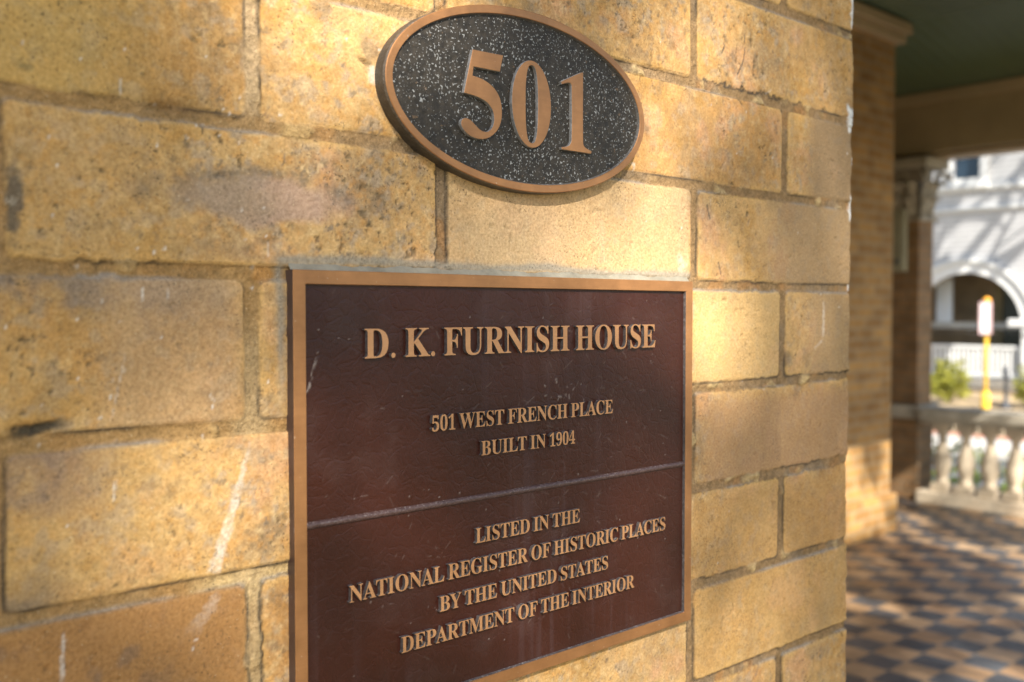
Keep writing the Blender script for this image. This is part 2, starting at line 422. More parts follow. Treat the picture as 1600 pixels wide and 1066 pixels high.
    # grey smears of sealant wiped onto the brick round the plaque
    cau = np.exp(-((Z - 23.5 - fbm(S, Z, 30, 3, 197) * 1.5) / 2.6) ** 2) * sstep(226, 236, S) * sstep(548, 538, S)
    cau = np.maximum(cau, 0.8 * np.exp(-((S - 233.5 - fbm(S, Z, 14, 3, 199) * 2) / 2.2) ** 2) * sstep(30, 20, Z) * sstep(-55, -10, Z))
    c = mixc(c, (0.27, 0.24, 0.19), 0.85 * np.clip(cau * 1.2, 0, 1))
    rust = sstep(1, 0.4, np.hypot((S - 224) / 9, (Z - 16) / 6) + fbm(S, Z, 5, 3, 201) * .4)
    c = mixc(c, (0.40, 0.20, 0.06), 0.7 * rust * (1 - cau))
    c = np.clip(c, 0.01, 0.85)
    # ---- fold the sheet round the corner
    A = R * math.pi / 2
    s0 = XC - R
    t = np.clip((S - s0) / A, 0, 1) * (math.pi / 2)
    nx, ny = np.sin(t), -np.cos(t)
    bx = np.where(S < s0, S, s0 + R * np.sin(t)); by = np.where(S < s0, 0, R - R * np.cos(t)) + np.maximum(S - s0 - A, 0)
    cor = sstep(XC - 16, XC - 6, S + fbm(S, Z, 6, 3, 203) * 3)
    h = h - cor * (1 - br) * 0.5 + cor * br * ((rnd2 - .55) * 2.2 + fbm(S * 0, Z, 11, 3, 205) * 0.7)
    h = np.where(S > XC + 1.5, np.maximum(h, -4.6), h)
    P = np.stack([(bx + nx * h) / 1000, (by + ny * h) / 1000, (Z + EYE) / 1000], -1).reshape(-1, 3)
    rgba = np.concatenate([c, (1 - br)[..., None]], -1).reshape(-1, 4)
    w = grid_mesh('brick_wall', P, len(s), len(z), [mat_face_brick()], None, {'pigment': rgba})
    tag(w, 'weathered yellow brick wall in the foreground that carries both bronze signs', 'wall')
    # the solid behind the face
    MB().box(-1.5, 0.743, 0.014, 0.50, 0, 2.686).build('core', noisy('brick_core', (0.40, 0.25, 0.10)), w)
    return w
build_near_wall()

# ------------------------------------------------------------------ lettering outlines (bezier: advance, [[hl,co,hr]...])
GL = json.loads(r'''{"D":[738,[[[133,0,30,0,30,9],[30,17,30,26,61,27],[83,33,94,44,105,55],[110,77,110,111,110,260],[110,408,110,557,110,596],[104,622,91,635,78,647],[55,653,22,653,22,661],[22,670,22,678,125,678],[227,678,330,678,450,678],[541,649,604,590,666,531],[697,448,697,339,697,113],[578,0,340,0,237,0]],[[306,36,331,36,396,36],[445,61,476,112,507,162],[522,238,522,341,522,544],[459,645,332,645,307,645],[290,640,282,631,275,621],[271,602,271,573,271,418],[271,262,271,107,271,79],[275,60,282,51,290,41]]]],"K":[760,[[[136,0,24,0,24,9],[24,17,24,26,59,27],[82,34,94,47,106,60],[112,84,112,120,112,268],[112,416,112,564,112,596],[106,619,94,632,81,645],[58,652,25,653,25,661],[25,670,25,678,137,678],[249,678,361,678,361,670],[361,661,361,653,336,651],[318,648,305,643,292,638],[284,630,279,618,274,606],[272,588,272,564,272,492],[272,420,272,348,341,417],[409,487,478,556,505,583],[519,606,519,623,519,643],[490,653,433,653,433,661],[433,670,433,678,530,678],[626,678,723,678,723,670],[723,661,723,653,719,653],[714,653,710,653,653,653],[587,614,513,537,476,499],[440,462,403,424,499,306],[594,187,690,69,702,54],[714,44,725,37,736,30],[752,27,773,26,773,17],[773,9,773,0,655,0],[536,0,418,0,418,9],[418,17,418,26,433,26],[445,26,456,27,466,28],[474,29,479,31,491,36],[497,42,497,51,497,61],[488,77,471,98,413,171],[355,245,297,318,289,310],[280,303,272,295,272,237],[272,178,272,120,272,84],[278,60,290,47,302,34],[326,27,361,26,361,17],[361,9,361,0,249,0]]]],"F":[602,[[[143,0,23,0,23,9],[23,17,23,26,58,29],[81,37,93,50,105,63],[111,88,111,125,111,269],[111,414,111,558,111,594],[105,618,92,630,79,642],[55,650,21,653,21,661],[21,670,21,678,209,678],[398,678,586,678,586,611],[586,543,586,476,578,476],[570,476,562,476,555,517],[544,550,529,574,514,598],[491,615,462,626,432,637],[392,642,342,642,323,642],[308,641,298,640,287,638],[280,634,277,627,273,620],[271,609,271,593,271,518],[271,443,271,368,275,368],[279,368,283,368,327,368],[360,380,381,403,402,426],[416,463,423,516,432,516],[441,516,450,516,450,403],[450,289,450,176,441,176],[433,176,424,176,417,235],[403,276,382,299,361,322],[327,333,281,333,278,333],[274,333,271,333,271,262],[271,191,271,120,271,96],[274,77,280,64,285,50],[296,40,312,35,328,30],[351,27,382,26,382,17],[382,9,382,0,262,0]]]],"U":[733,[[[458,-19,369,-19,277,-19],[211,1,170,43,129,83],[109,146,109,231,109,342],[109,453,109,564,109,596],[103,618,91,631,78,644],[55,651,22,653,22,661],[22,670,22,678,134,678],[246,678,358,678,358,670],[358,661,358,653,333,651],[315,648,302,643,289,638],[280,630,275,618,271,606],[269,588,269,564,269,445],[269,327,269,208,269,149],[280,105,303,77,325,47],[360,33,409,33,526,33],[584,101,584,237,584,346],[584,454,584,563,584,596],[578,618,565,631,552,643],[527,650,489,653,489,661],[489,670,489,678,561,678],[634,678,706,678,706,670],[706,661,706,653,675,649],[655,641,645,628,634,615],[629,593,629,563,629,465],[629,368,629,270,629,167],[608,93,566,48,523,3]]]],"R":[704,[[[135,0,23,0,23,9],[23,17,23,26,58,27],[81,34,93,47,105,60],[111,84,111,120,111,268],[111,416,111,564,111,596],[105,618,93,631,80,644],[57,651,24,653,24,661],[24,670,24,678,124,678],[223,678,323,678,423,678],[498,663,547,634,596,605],[621,559,621,498,621,415],[570,360,469,333,527,247],[585,161,643,75,654,58],[665,46,674,38,683,30],[695,26,712,26,713,26],[714,26,715,26,715,17],[715,9,715,0,645,0],[574,0,504,0,436,105],[368,211,300,316,290,316],[281,316,271,316,271,251],[271,185,271,120,271,84],[277,60,289,47,301,34],[325,27,360,26,360,17],[360,9,360,0,248,0]],[[271,423,271,348,282,348],[292,348,303,348,355,348],[393,360,417,385,440,409],[452,447,452,500,452,595],[413,642,334,642,307,642],[290,638,282,629,275,620],[271,602,271,574,271,499]]]],"N":[735,[[[609,-16,600,-16,453,163],[306,342,159,521,159,386],[159,252,159,117,159,82],[165,58,177,46,188,34],[212,27,248,26,248,17],[248,9,248,0,174,0],[101,0,27,0,27,9],[27,17,27,26,50,27],[68,30,81,35,93,40],[101,49,106,62,111,75],[113,93,113,117,113,271],[113,424,113,578,79,620],[59,642,54,645,47,648],[38,651,27,653,27,661],[27,670,27,678,96,678],[164,678,233,678,349,536],[466,393,582,251,582,355],[582,458,582,562,582,586],[580,604,575,617,570,629],[562,638,549,643,536,648],[518,651,493,653,493,661],[493,670,493,678,567,678],[640,678,714,678,714,670],[714,661,714,653,679,652],[656,645,645,633,634,620],[628,596,628,561,628,369],[628,176,628,-16,619,-16]]]],"I":[388,[[[135,0,20,0,20,9],[20,17,20,26,53,29],[77,37,91,48,105,59],[112,81,112,112,112,267],[112,421,112,576,112,607],[106,627,94,637,82,646],[57,652,20,653,20,661],[20,670,20,678,135,678],[249,678,364,678,364,670],[364,661,364,653,329,652],[305,646,292,637,278,627],[272,607,272,576,272,422],[272,269,272,115,272,94],[274,78,279,66,284,54],[293,45,307,39,320,33],[340,29,366,26,366,17],[366,9,366,0,251,0]]]],"S":[581,[[[73,-16,64,-16,64,68],[64,151,64,235,74,235],[83,235,93,235,109,162],[133,109,166,74,199,39],[241,22,293,22,331,22],[361,33,383,54,404,75],[415,101,415,133,415,177],[388,212,335,238,304,253],[273,269,242,284,184,313],[141,343,115,376,88,409],[74,448,74,494,74,535],[83,570,100,600,117,629],[141,652,172,669,202,686],[236,694,275,694,295,694],[317,692,342,687,366,682],[392,676,420,667,425,666],[430,664,434,664,438,663],[442,662,446,662,463,662],[474,673,477,694,486,694],[496,694,505,694,505,621],[505,548,505,475,497,475],[488,475,480,475,471,512],[456,545,437,573,418,601],[395,623,370,639,344,654],[317,662,289,662,255,662],[228,653,208,635,188,617],[178,594,178,566,178,540],[187,518,204,501,221,484],[247,467,281,451,313,436],[345,421,377,406,418,387],[449,368,473,347,495,326],[512,304,521,280,530,256],[535,229,535,198,535,155],[525,118,505,86,484,54],[455,29,418,12,381,-6],[337,-15,286,-15,269,-15],[253,-14,236,-12,219,-9],[203,-5,187,1,170,7],[157,11,147,14,136,17],[129,18,126,18,115,18],[108,15,103,11,98,5],[94,-3,91,-16,82,-16]]]],"H":[779,[[[135,0,23,0,23,9],[23,17,23,26,58,27],[81,34,93,47,105,60],[111,84,111,120,111,268],[111,416,111,564,111,596],[105,618,93,631,80,644],[57,651,24,653,24,661],[24,670,24,678,136,678],[248,678,360,678,360,670],[360,661,360,653,335,651],[317,648,304,643,291,638],[283,630,278,618,273,606],[271,588,271,564,271,500],[271,437,271,373,350,373],[430,373,509,373,509,437],[509,500,509,564,509,588],[507,606,502,618,498,630],[490,638,477,643,464,648],[445,651,420,653,420,661],[420,670,420,678,532,678],[643,678,755,678,755,670],[755,661,755,653,720,650],[697,643,686,632,675,620],[669,597,669,564,669,416],[669,268,669,120,669,87],[675,63,687,49,698,35],[721,27,755,26,755,17],[755,9,755,0,643,0],[532,0,420,0,420,9],[420,17,420,26,454,27],[477,34,490,46,503,57],[509,82,509,120,509,190],[509,259,509,329,430,329],[350,329,271,329,271,259],[271,190,271,120,271,84],[277,60,289,47,301,34],[325,27,360,26,360,17],[360,9,360,0,248,0]]]],"O":[782,[[[439,-16,388,-16,339,-16],[293,-7,251,11,209,29],[172,54,141,86,109,118],[84,156,67,199,50,242],[41,289,41,339,41,389],[50,436,67,479,84,522],[109,559,141,592,173,624],[210,649,254,667,296,685],[344,694,395,694,444,694],[490,685,532,668,574,650],[611,625,642,594,673,562],[698,524,716,481,733,438],[742,390,742,339,742,289],[733,242,716,199,698,156],[673,118,641,86,609,54],[572,29,529,11,486,-7]],[[339,18,394,18,508,18],[565,125,565,339,565,444],[549,524,518,579,486,633],[442,660,387,660,273,660],[216,553,216,339,216,234],[232,155,264,100,296,45]]]],"E":[658,[[[214,0,21,0,21,8],[21,17,21,25,56,25],[80,31,93,44,106,57],[112,81,112,116,112,260],[112,405,112,549,112,592],[106,621,93,634,80,647],[57,653,24,653,24,661],[24,670,24,678,214,678],[404,678,594,678,594,611],[594,543,594,476,586,476],[579,476,571,476,563,538],[542,581,507,605,471,629],[418,641,345,641,324,641],[308,640,298,638,287,635],[280,629,277,621,274,612],[272,597,272,578,272,507],[272,437,272,366,277,366],[283,366,288,366,333,366],[365,378,386,401,407,424],[421,461,429,514,437,514],[445,514,453,514,453,401],[453,289,453,176,445,176],[436,176,428,176,425,216],[417,247,407,270,396,293],[380,309,359,318,338,327],[310,331,276,331,275,331],[273,331,272,331,272,254],[272,177,272,100,272,75],[277,59,286,52,295,45],[314,41,343,41,392,41],[433,47,467,58,500,69],[529,86,552,112,575,137],[595,170,612,213,621,213],[631,213,640,213,626,142],[613,71,599,0,406,0]]]],"W":[910,[[[264,-16,254,-16,185,184],[117,385,48,585,40,608],[32,625,23,636,14,647],[-2,652,-23,653,-23,661],[-23,670,-23,678,74,678],[172,678,269,678,269,670],[269,661,269,653,248,652],[232,649,223,643,214,637],[209,626,209,611,209,597],[213,578,220,555,257,446],[295,337,332,228,371,327],[409,426,448,525,441,548],[433,571,426,594,419,617],[409,632,398,640,387,647],[368,651,341,653,341,661],[341,670,341,678,445,678],[550,678,654,678,654,670],[654,661,654,653,608,653],[585,640,585,613,585,605],[588,592,594,575,631,466],[669,356,706,247,739,348],[772,449,805,550,813,574],[817,592,817,605,817,622],[812,634,801,641,790,648],[773,652,749,653,749,661],[749,670,749,678,809,678],[869,678,929,678,929,670],[929,661,929,653,910,650],[895,641,885,627,875,613],[865,592,856,565,792,371],[728,178,664,-16,655,-16],[646,-16,637,-16,581,143],[526,301,470,460,408,301],[345,143,283,-16,273,-16]]]],"T":[630,[[[254,0,137,0,137,9],[137,17,137,26,173,26],[198,33,212,46,225,59],[232,84,232,120,232,295],[232,470,232,645,229,645],[225,645,222,645,169,645],[128,630,97,601,66,571],[48,528,43,473,34,473],[25,473,16,473,16,541],[16,610,16,678,214,678],[413,678,611,678,611,609],[611,541,611,472,603,472],[594,472,586,472,575,587],[513,645,400,645,397,645],[395,645,392,645,392,470],[392,295,392,120,392,83],[398,58,412,45,425,32],[450,26,488,26,488,17],[488,9,488,0,371,0]]]],"C":[697,[[[503,-16,382,-16,315,-16],[256,-1,205,30,153,60],[112,102,83,156,54,209],[39,271,39,340,39,409],[54,470,84,523,113,576],[154,617,207,648,259,678],[319,693,386,693,431,693],[485,680,547,655,557,650],[567,648,577,648,602,648],[617,663,624,693,633,693],[641,693,650,693,650,615],[650,537,650,459,642,459],[633,459,625,459,602,521],[571,570,531,606,490,642],[445,660,395,660,274,660],[214,552,214,337,214,136],[281,35,414,35,454,35],[494,45,533,67,572,88],[607,118,638,158,647,149],[657,141,666,132,597,33]]]],"P":[622,[[[135,0,23,0,23,9],[23,17,23,26,58,27],[81,34,93,47,105,60],[111,84,111,120,111,268],[111,416,111,564,111,596],[105,618,93,631,80,644],[57,651,24,653,24,661],[24,670,24,678,122,678],[220,678,318,678,403,678],[464,670,500,655,534,640],[561,619,580,592,599,565],[609,532,609,494,609,437],[588,392,546,358,504,323],[442,306,360,306,330,306],[301,306,271,306,271,244],[271,182,271,120,271,84],[277,60,289,47,301,34],[325,27,360,26,360,17],[360,9,360,0,248,0]],[[271,426,271,342,281,342],[290,342,300,342,349,342],[384,353,405,376,425,399],[435,437,435,490,435,542],[427,580,410,605,393,630],[363,642,322,642,302,642],[289,638,282,631,275,624],[271,611,271,593,271,509]]]],"L":[635,[[[215,0,23,0,23,9],[23,17,23,26,58,27],[81,34,93,47,105,60],[111,84,111,120,111,268],[111,416,111,564,111,597],[105,620,93,633,80,645],[57,652,24,653,24,661],[24,670,24,678,140,678],[256,678,372,678,372,670],[372,661,372,653,345,653],[325,651,310,646,295,641],[285,633,280,620,274,607],[271,589,271,564,271,417],[271,270,271,123,271,100],[273,82,276,70,279,58],[287,50,298,47,309,43],[325,41,348,41,396,41],[436,47,469,59,501,71],[528,91,551,119,573,146],[592,183,609,230,618,230],[627,230,636,230,623,153],[611,77,598,0,406,0]]]],"A":[650,[[[55,0,-13,0,-13,9],[-13,18,-13,27,6,27],[22,33,35,45,48,57],[60,79,73,111,151,305],[229,500,307,694,316,694],[325,693,334,693,413,505],[493,317,572,129,587,93],[601,67,612,51,623,35],[639,27,660,27,660,18],[660,9,660,0,554,0],[447,0,341,0,341,9],[341,18,341,27,395,27],[422,41,422,68,422,77],[417,95,406,121,396,146],[386,172,376,197,302,197],[228,197,154,197,142,166],[129,136,117,105,115,100],[114,95,113,88,112,81],[111,75,111,72,111,42],[135,27,184,27,186,27],[188,27,190,27,190,18],[190,9,190,0,122,0]],[[200,318,169,239,233,239],[296,239,360,239,328,318],[295,396,263,475,232,396]]]],"B":[659,[[[134,0,24,0,24,9],[24,17,24,26,58,27],[81,35,93,48,105,61],[111,86,111,122,111,264],[111,407,111,549,111,578],[108,599,103,614,98,629],[89,639,76,645,63,650],[46,653,23,653,23,661],[23,670,23,678,125,678],[226,678,328,678,503,678],[590,626,590,522,590,440],[536,389,427,368,558,343],[623,286,623,196,623,134],[600,86,553,52,506,17],[439,0,354,0,244,0]],[[271,444,271,375,274,375],[277,375,280,375,333,375],[371,385,392,406,413,426],[424,462,424,514,424,559],[416,593,401,614,386,635],[359,646,322,646,299,646],[285,642,280,633,274,624],[271,607,271,582,271,513]],[[307,36,330,36,373,36],[404,48,422,73,439,98],[448,137,448,191,448,246],[436,286,413,309,389,332],[349,344,294,344,286,344],[279,344,271,344,271,262],[271,179,271,97,271,74],[275,59,284,50,292,41]]]],"G":[756,[[[488,-15,399,-15,327,-15],[264,0,211,29,157,58],[115,100,86,153,56,206],[41,269,41,341,41,410],[56,471,86,524,115,577],[156,618,208,648,259,678],[318,693,383,693,435,693],[491,681,550,656,560,651],[569,649,577,649,588,649],[597,653,604,660,611,667],[617,678,624,693,633,693],[642,693,651,693,651,615],[651,536,651,458,642,458],[634,458,625,458,611,499],[592,534,569,564,546,594],[519,618,490,635,461,652],[430,660,398,660,277,660],[217,553,217,339,217,234],[234,155,268,101,302,46],[349,19,410,19,448,19],[474,26,489,41,503,55],[510,77,510,106,510,134],[510,162,510,190,510,221],[503,242,490,254,477,265],[450,270,410,271,410,279],[410,287,410,295,522,295],[633,295,745,295,745,287],[745,279,745,271,712,270],[691,265,680,254,669,243],[664,222,664,191,664,142],[664,92,664,43,577,4]]]],"M":[944,[[[98,0,21,0,21,9],[21,17,21,26,54,27],[78,34,92,47,105,60],[112,83,112,118,112,268],[112,419,112,569,112,591],[110,608,105,619,100,630],[92,639,79,644,65,649],[47,652,22,653,22,661],[22,670,22,678,106,678],[191,678,275,678,341,523],[406,367,472,212,538,367],[603,523,669,678,752,678],[836,678,919,678,919,670],[919,661,919,653,887,650],[865,643,853,630,840,617],[834,595,834,563,834,418],[834,272,834,127,834,99],[836,78,841,64,846,49],[854,39,866,35,878,30],[895,27,918,26,918,17],[918,9,918,0,808,0],[699,0,589,0,589,9],[589,17,589,26,613,28],[631,32,644,37,657,42],[665,52,670,66,675,79],[677,99,677,124,677,281],[677,437,677,594,594,396],[512,198,429,0,420,0],[411,0,402,0,320,193],[239,386,157,579,157,426],[157,272,157,119,157,81],[164,56,178,44,192,32],[217,26,252,26,252,17],[252,9,252,0,175,0]]]],"Y":[634,[[[263,0,151,0,151,9],[151,17,151,26,186,27],[209,34,221,47,233,60],[239,84,239,120,239,169],[239,217,239,266,182,369],[126,473,69,576,51,609],[35,631,21,639,14,643],[8,646,1,648,-6,650],[-13,651,-20,652,-20,661],[-20,669,-20,678,89,678],[199,678,308,678,308,669],[308,661,308,652,302,652],[297,652,291,652,273,652],[259,649,248,644,237,638],[232,630,232,620,232,611],[236,598,244,583,286,501],[328,418,370,336,412,406],[454,475,496,545,511,570],[519,591,519,607,519,637],[494,652,444,652,442,652],[441,652,439,652,439,661],[439,669,439,678,511,678],[582,678,654,678,654,669],[654,661,654,652,637,650],[622,643,609,632,596,621],[583,604,570,583,513,490],[456,396,399,303,399,242],[399,181,399,120,399,84],[405,60,417,47,429,34],[453,27,488,26,488,17],[488,9,488,0,376,0]]]],".":[219,[[[142,111,109,111,76,111],[49,84,49,51,49,18],[76,-9,109,-9,142,-9],[169,18,169,51,169,84]]]],"5":[559,[[[275,-10,245,-10,195,-10],[155,-4,125,8,95,19],[73,34,60,53,47,71],[40,90,40,111,40,134],[47,152,62,163,77,174],[96,180,120,180,120,161],[124,143,131,124,138,105],[149,90,165,78,181,66],[203,60,230,60,252,60],[272,65,291,75,310,84],[325,101,336,124,347,147],[353,179,353,220,353,270],[341,307,318,332,294,356],[260,368,217,368,192,368],[171,366,154,363,137,359],[121,355,106,350,91,356],[75,362,60,368,71,483],[81,599,92,714,218,714],[344,714,470,714,472,653],[473,593,475,532,456,532],[437,532,418,532,415,543],[413,555,410,566,407,578],[403,587,397,594,391,601],[380,604,364,604,295,604],[225,604,156,604,151,542],[145,481,140,419,151,423],[167,427,188,430,209,433],[229,434,250,434,327,434],[389,416,436,381,483,345],[506,291,506,220,506,177],[498,140,483,111,467,82],[446,58,421,41,395,23],[367,10,336,2,305,-6]]]],"1":[559,[[[235,0,97,0,97,18],[97,35,97,53,124,53],[152,53,179,53,196,53],[209,58,217,67,225,76],[229,93,229,118,229,285],[229,452,229,619,204,588],[181,563,161,544,140,525],[120,515,100,515,84,515],[70,522,59,535,48,548],[42,566,42,589,62,594],[84,602,110,613,135,624],[163,641,196,666,219,683],[243,701,266,718,303,718],[341,718,378,718,378,518],[378,318,378,118,378,97],[381,81,388,70,395,59],[408,53,429,53,456,53],[483,53,510,53,510,35],[510,18,510,0,372,0]]]],"9":[559,[[[278,-10,227,-10,187,-10],[155,-5,131,7,107,18],[90,32,79,49,68,66],[63,84,63,103,63,118],[67,130,75,140,83,150],[95,157,112,160,121,130],[135,105,154,84,173,63],[199,53,232,53,319,53],[366,150,373,343,358,324],[339,308,316,295,293,282],[264,275,231,275,174,275],[127,293,90,328,53,363],[35,415,35,482,35,530],[44,572,62,609,81,645],[107,673,142,694,176,714],[217,724,264,724,313,724],[356,712,393,689,430,666],[460,629,482,580,503,531],[514,467,514,388,514,333],[509,282,498,234,487,185],[471,143,448,107,425,70],[395,42,359,21,322,0]],[[211,347,274,347,297,347],[317,353,334,366,351,378],[364,394,373,414,372,499],[363,561,344,600,325,638],[301,657,270,657,241,657],[219,643,204,615,188,586],[180,544,180,488,180,394]]]],"0":[559,[[[338,-10,280,-10,219,-10],[171,5,135,36,99,67],[73,110,58,165,42,220],[34,285,34,359,34,433],[42,497,58,552,73,607],[99,649,135,679,171,709],[220,724,281,724,339,724],[386,709,422,679,457,649],[483,606,500,552,517,497],[525,432,525,358,525,284],[517,220,500,165,483,110],[457,67,421,36,385,5]],[[243,55,280,55,317,55],[342,82,353,135,364,188],[370,263,370,358,370,453],[364,527,353,580,342,633],[318,659,281,659,244,659],[219,633,207,580,195,527],[189,453,189,358,189,263],[195,188,207,135,219,82]]]],"4":[559,[[[297,0,180,0,180,18],[180,35,180,53,189,53],[199,53,208,53,231,53],[250,57,266,66,282,74],[290,94,290,125,290,145],[290,166,290,186,198,186],[105,186,13,186,13,206],[13,227,13,247,108,403],[202,558,297,714,343,714],[390,714,436,714,436,560],[436,406,436,252,471,252],[505,252,540,252,540,230],[540,208,540,186,505,186],[471,186,436,186,436,166],[436,145,436,125,436,94],[444,74,460,66,476,57],[495,53,518,53,522,53],[527,53,531,53,531,35],[531,18,531,0,414,0]],[[128,326,83,252,152,252],[221,252,290,252,290,310],[290,369,290,427,290,456],[290,488,292,522,293,556],[294,588,297,619,294,611],[289,600,282,587,275,574],[267,560,259,545,250,530],[242,516,235,503,228,490],[222,481,218,475,173,401]]]]}''')
for ch_ in '51904':                                              # figures are narrower in this lettering
    a_, sp_ = GL[ch_]
    GL[ch_] = [round(a_ * .86), [[[round(v * (.86 if i % 2 == 0 else .965)) for i, v in enumerate(p)] for p in s_] for s_ in sp_]]

def solid(name, splines, ext, bev, mats, parent, loc, poly=False, front=0.9):
    """extruded outline standing on the wall: splines in metres (x right, y up); material 0 on the front, 1 on the sides"""
    cu = bpy.data.curves.new(name, 'CURVE'); cu.dimensions = '2D'; cu.fill_mode = 'BOTH'
    cu.resolution_u = 5
    for pts in splines:
        s = cu.splines.new('BEZIER'); s.bezier_points.add(len(pts) - 1); s.use_cyclic_u = True
        for bp, p in zip(s.bezier_points, pts):
            bp.handle_left_type = bp.handle_right_type = 'FREE'
            bp.handle_left = (p[0], p[1], 0); bp.co = (p[2], p[3], 0); bp.handle_right = (p[4], p[5], 0)
    cu.extrude = ext
    if bev > 0: cu.bevel_depth = bev; cu.bevel_resolution = 1; cu.offset = -bev
    o = bpy.data.objects.new(name, cu); COL.objects.link(o)
    dg = bpy.context.evaluated_depsgraph_get()
    me = bpy.data.meshes.new_from_object(o.evaluated_get(dg))
    bpy.data.objects.remove(o)
    me.materials.clear()
    M = Matrix.Translation(loc) @ Matrix.Rotation(math.pi / 2, 4, 'X')
    me.transform(M)
    n = link(name, me, parent, mats)
    me.update()
    nr = np.empty(len(me.polygons) * 3, np.float32); me.polygons.foreach_get('normal', nr)
    mi = np.where(nr.reshape(-1, 3)[:, 1] < -front, 0, 1).astype(np.int32)
    me.polygons.foreach_set('material_index', mi)
    me.polygons.foreach_set('use_smooth', np.zeros(len(me.polygons), bool))
    return n

def text_line(name, parent, text, u0, u1, zb, cap, yb, yf, mats, bev=0.0):
    """one raised line from u0 to u1 (mm), baseline zb, cap height cap; back plane yb, front plane yf (m)"""
    sy = cap / 678.0
    x = 0; items = []; mn, mx = 1e9, -1e9
    for c in text:
        if c == ' ': x += 225; continue
        adv, sp = GL[c]
        items.append((x, sp))
        xs = [p[2] + x for s in sp for p in s]
        mn = min(mn, *xs); mx = max(mx, *xs); x += adv * 0.985 + (26 if c == 'W' else 0)
    sx = (u1 - u0) / (mx - mn)
    half = (yb - yf) / 2
    loc = (u0 / 1000, (yb + yf) / 2, 1.5 + zb / 1000)
    one = []
    for x0, sp in items:
        spl = [[[(v + x0 - mn) * sx / 1000 if i % 2 == 0 else v * sy / 1000 for i, v in enumerate(p)] for p in s] for s in sp]
        one.append(solid(name, spl, half - bev, bev, mats, parent, loc))
    bm = bmesh.new()
    for o in one: bm.from_mesh(o.data)
    for o in one[1:]:
        me = o.data; bpy.data.objects.remove(o); bpy.data.meshes.remove(me)
    bm.to_mesh(one[0].data); bm.free()
    return one[0]

def smooth_outline(pts, corners=()):
    """closed outline in mm -> bezier points in m; indices in corners stay sharp"""
    n = len(pts); out = []
    for i, (x, y) in enumerate(pts):
        a, b = pts[i - 1], pts[(i + 1) % n]
        if i in corners: hl = hr = None
        tx, ty = (b[0] - a[0]), (b[1] - a[1])
        l = math.hypot(tx, ty) or 1
        d0 = math.hypot(x - a[0], y - a[1]) / 3; d1 = math.hypot(b[0] - x, b[1] - y) / 3
        if i in corners:
            p = [x + (a[0] - x) / 3, y + (a[1] - y) / 3, x, y, x + (b[0] - x) / 3, y + (b[1] - y) / 3]
        else:
            p = [x - tx / l * d0, y - ty / l * d0, x, y, x + tx / l * d1, y + ty / l * d1]
        out.append([v / 1000 for v in p])
    return out

def mat_bronze(name, lo, hi):
    m = mat(name, hi, 0.42, 0.5)
    v = posvec(m)
    mp = N(m, 'ShaderNodeMapping'); mp.inputs['Scale'].default_value = (40, 40, 900); L(m, v, mp.inputs['Vector'])
    br = noise(m, mp.outputs[0], 1.0, 3)
    bl = noise(m, v, 48, 6, 0.65)
    c = ramp(m, bl, 0.25, 0.75, lo, hi)
    c = mix(m, 1.0, c, ramp(m, br, 0.3, 0.7, (0.96, 0.96, 0.96), (1.04, 1.04, 1.04)), 'MULTIPLY')
    sp = ramp(m, noise(m, v, 420, 2), 0.72, 0.76)
    c = mix(m, mathn(m, 'MULTIPLY', sp, 0.5), c, (0.55, 0.42, 0.30))
    L(m, c, bsdf(m).inputs['Base Color'])
    L(m, ramp(m, bl, 0.2, 0.8, (0.36,) * 3, (0.52,) * 3), bsdf(m).inputs['Roughness'])
    L(m, bump(m, br, 0.00006, 0.5), bsdf(m).inputs['Normal'])
    return m
BRONZE = mat_bronze('worn_bronze_rim', (0.24, 0.108, 0.038), (0.41, 0.19, 0.070))
BRONZE_L = mat_bronze('polished_bronze_letter', (0.40, 0.193, 0.083), (0.55, 0.285, 0.132))
def mat_relief_side(name, a, b, wax):
    m = mat(name, a, 0.5)
    v = posvec(m)
    f = noise(m, v, 520, 4, 0.65)
    c = ramp(m, f, 0.3, 0.66, a, b)
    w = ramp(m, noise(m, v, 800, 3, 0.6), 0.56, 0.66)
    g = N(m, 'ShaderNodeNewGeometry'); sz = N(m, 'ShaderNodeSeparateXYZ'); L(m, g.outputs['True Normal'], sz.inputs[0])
    top_lit = ramp(m, sz.outputs[2], 0.3, 0.8, (0.30,) * 3, (0.85,) * 3)     # stronger wax residue on upward faces, painting in their lit top edges
    c = mix(m, mathn(m, 'MULTIPLY', w, top_lit), c, wax)
    L(m, c, bsdf(m).inputs['Base Color'])
    L(m, bump(m, f, 0.0003, 0.7), bsdf(m).inputs['Normal'])
    return m
SIDE_GREY = mat_relief_side('dulled_letter_sides', (0.040, 0.030, 0.027), (0.105, 0.088, 0.083), (0.27, 0.25, 0.24))

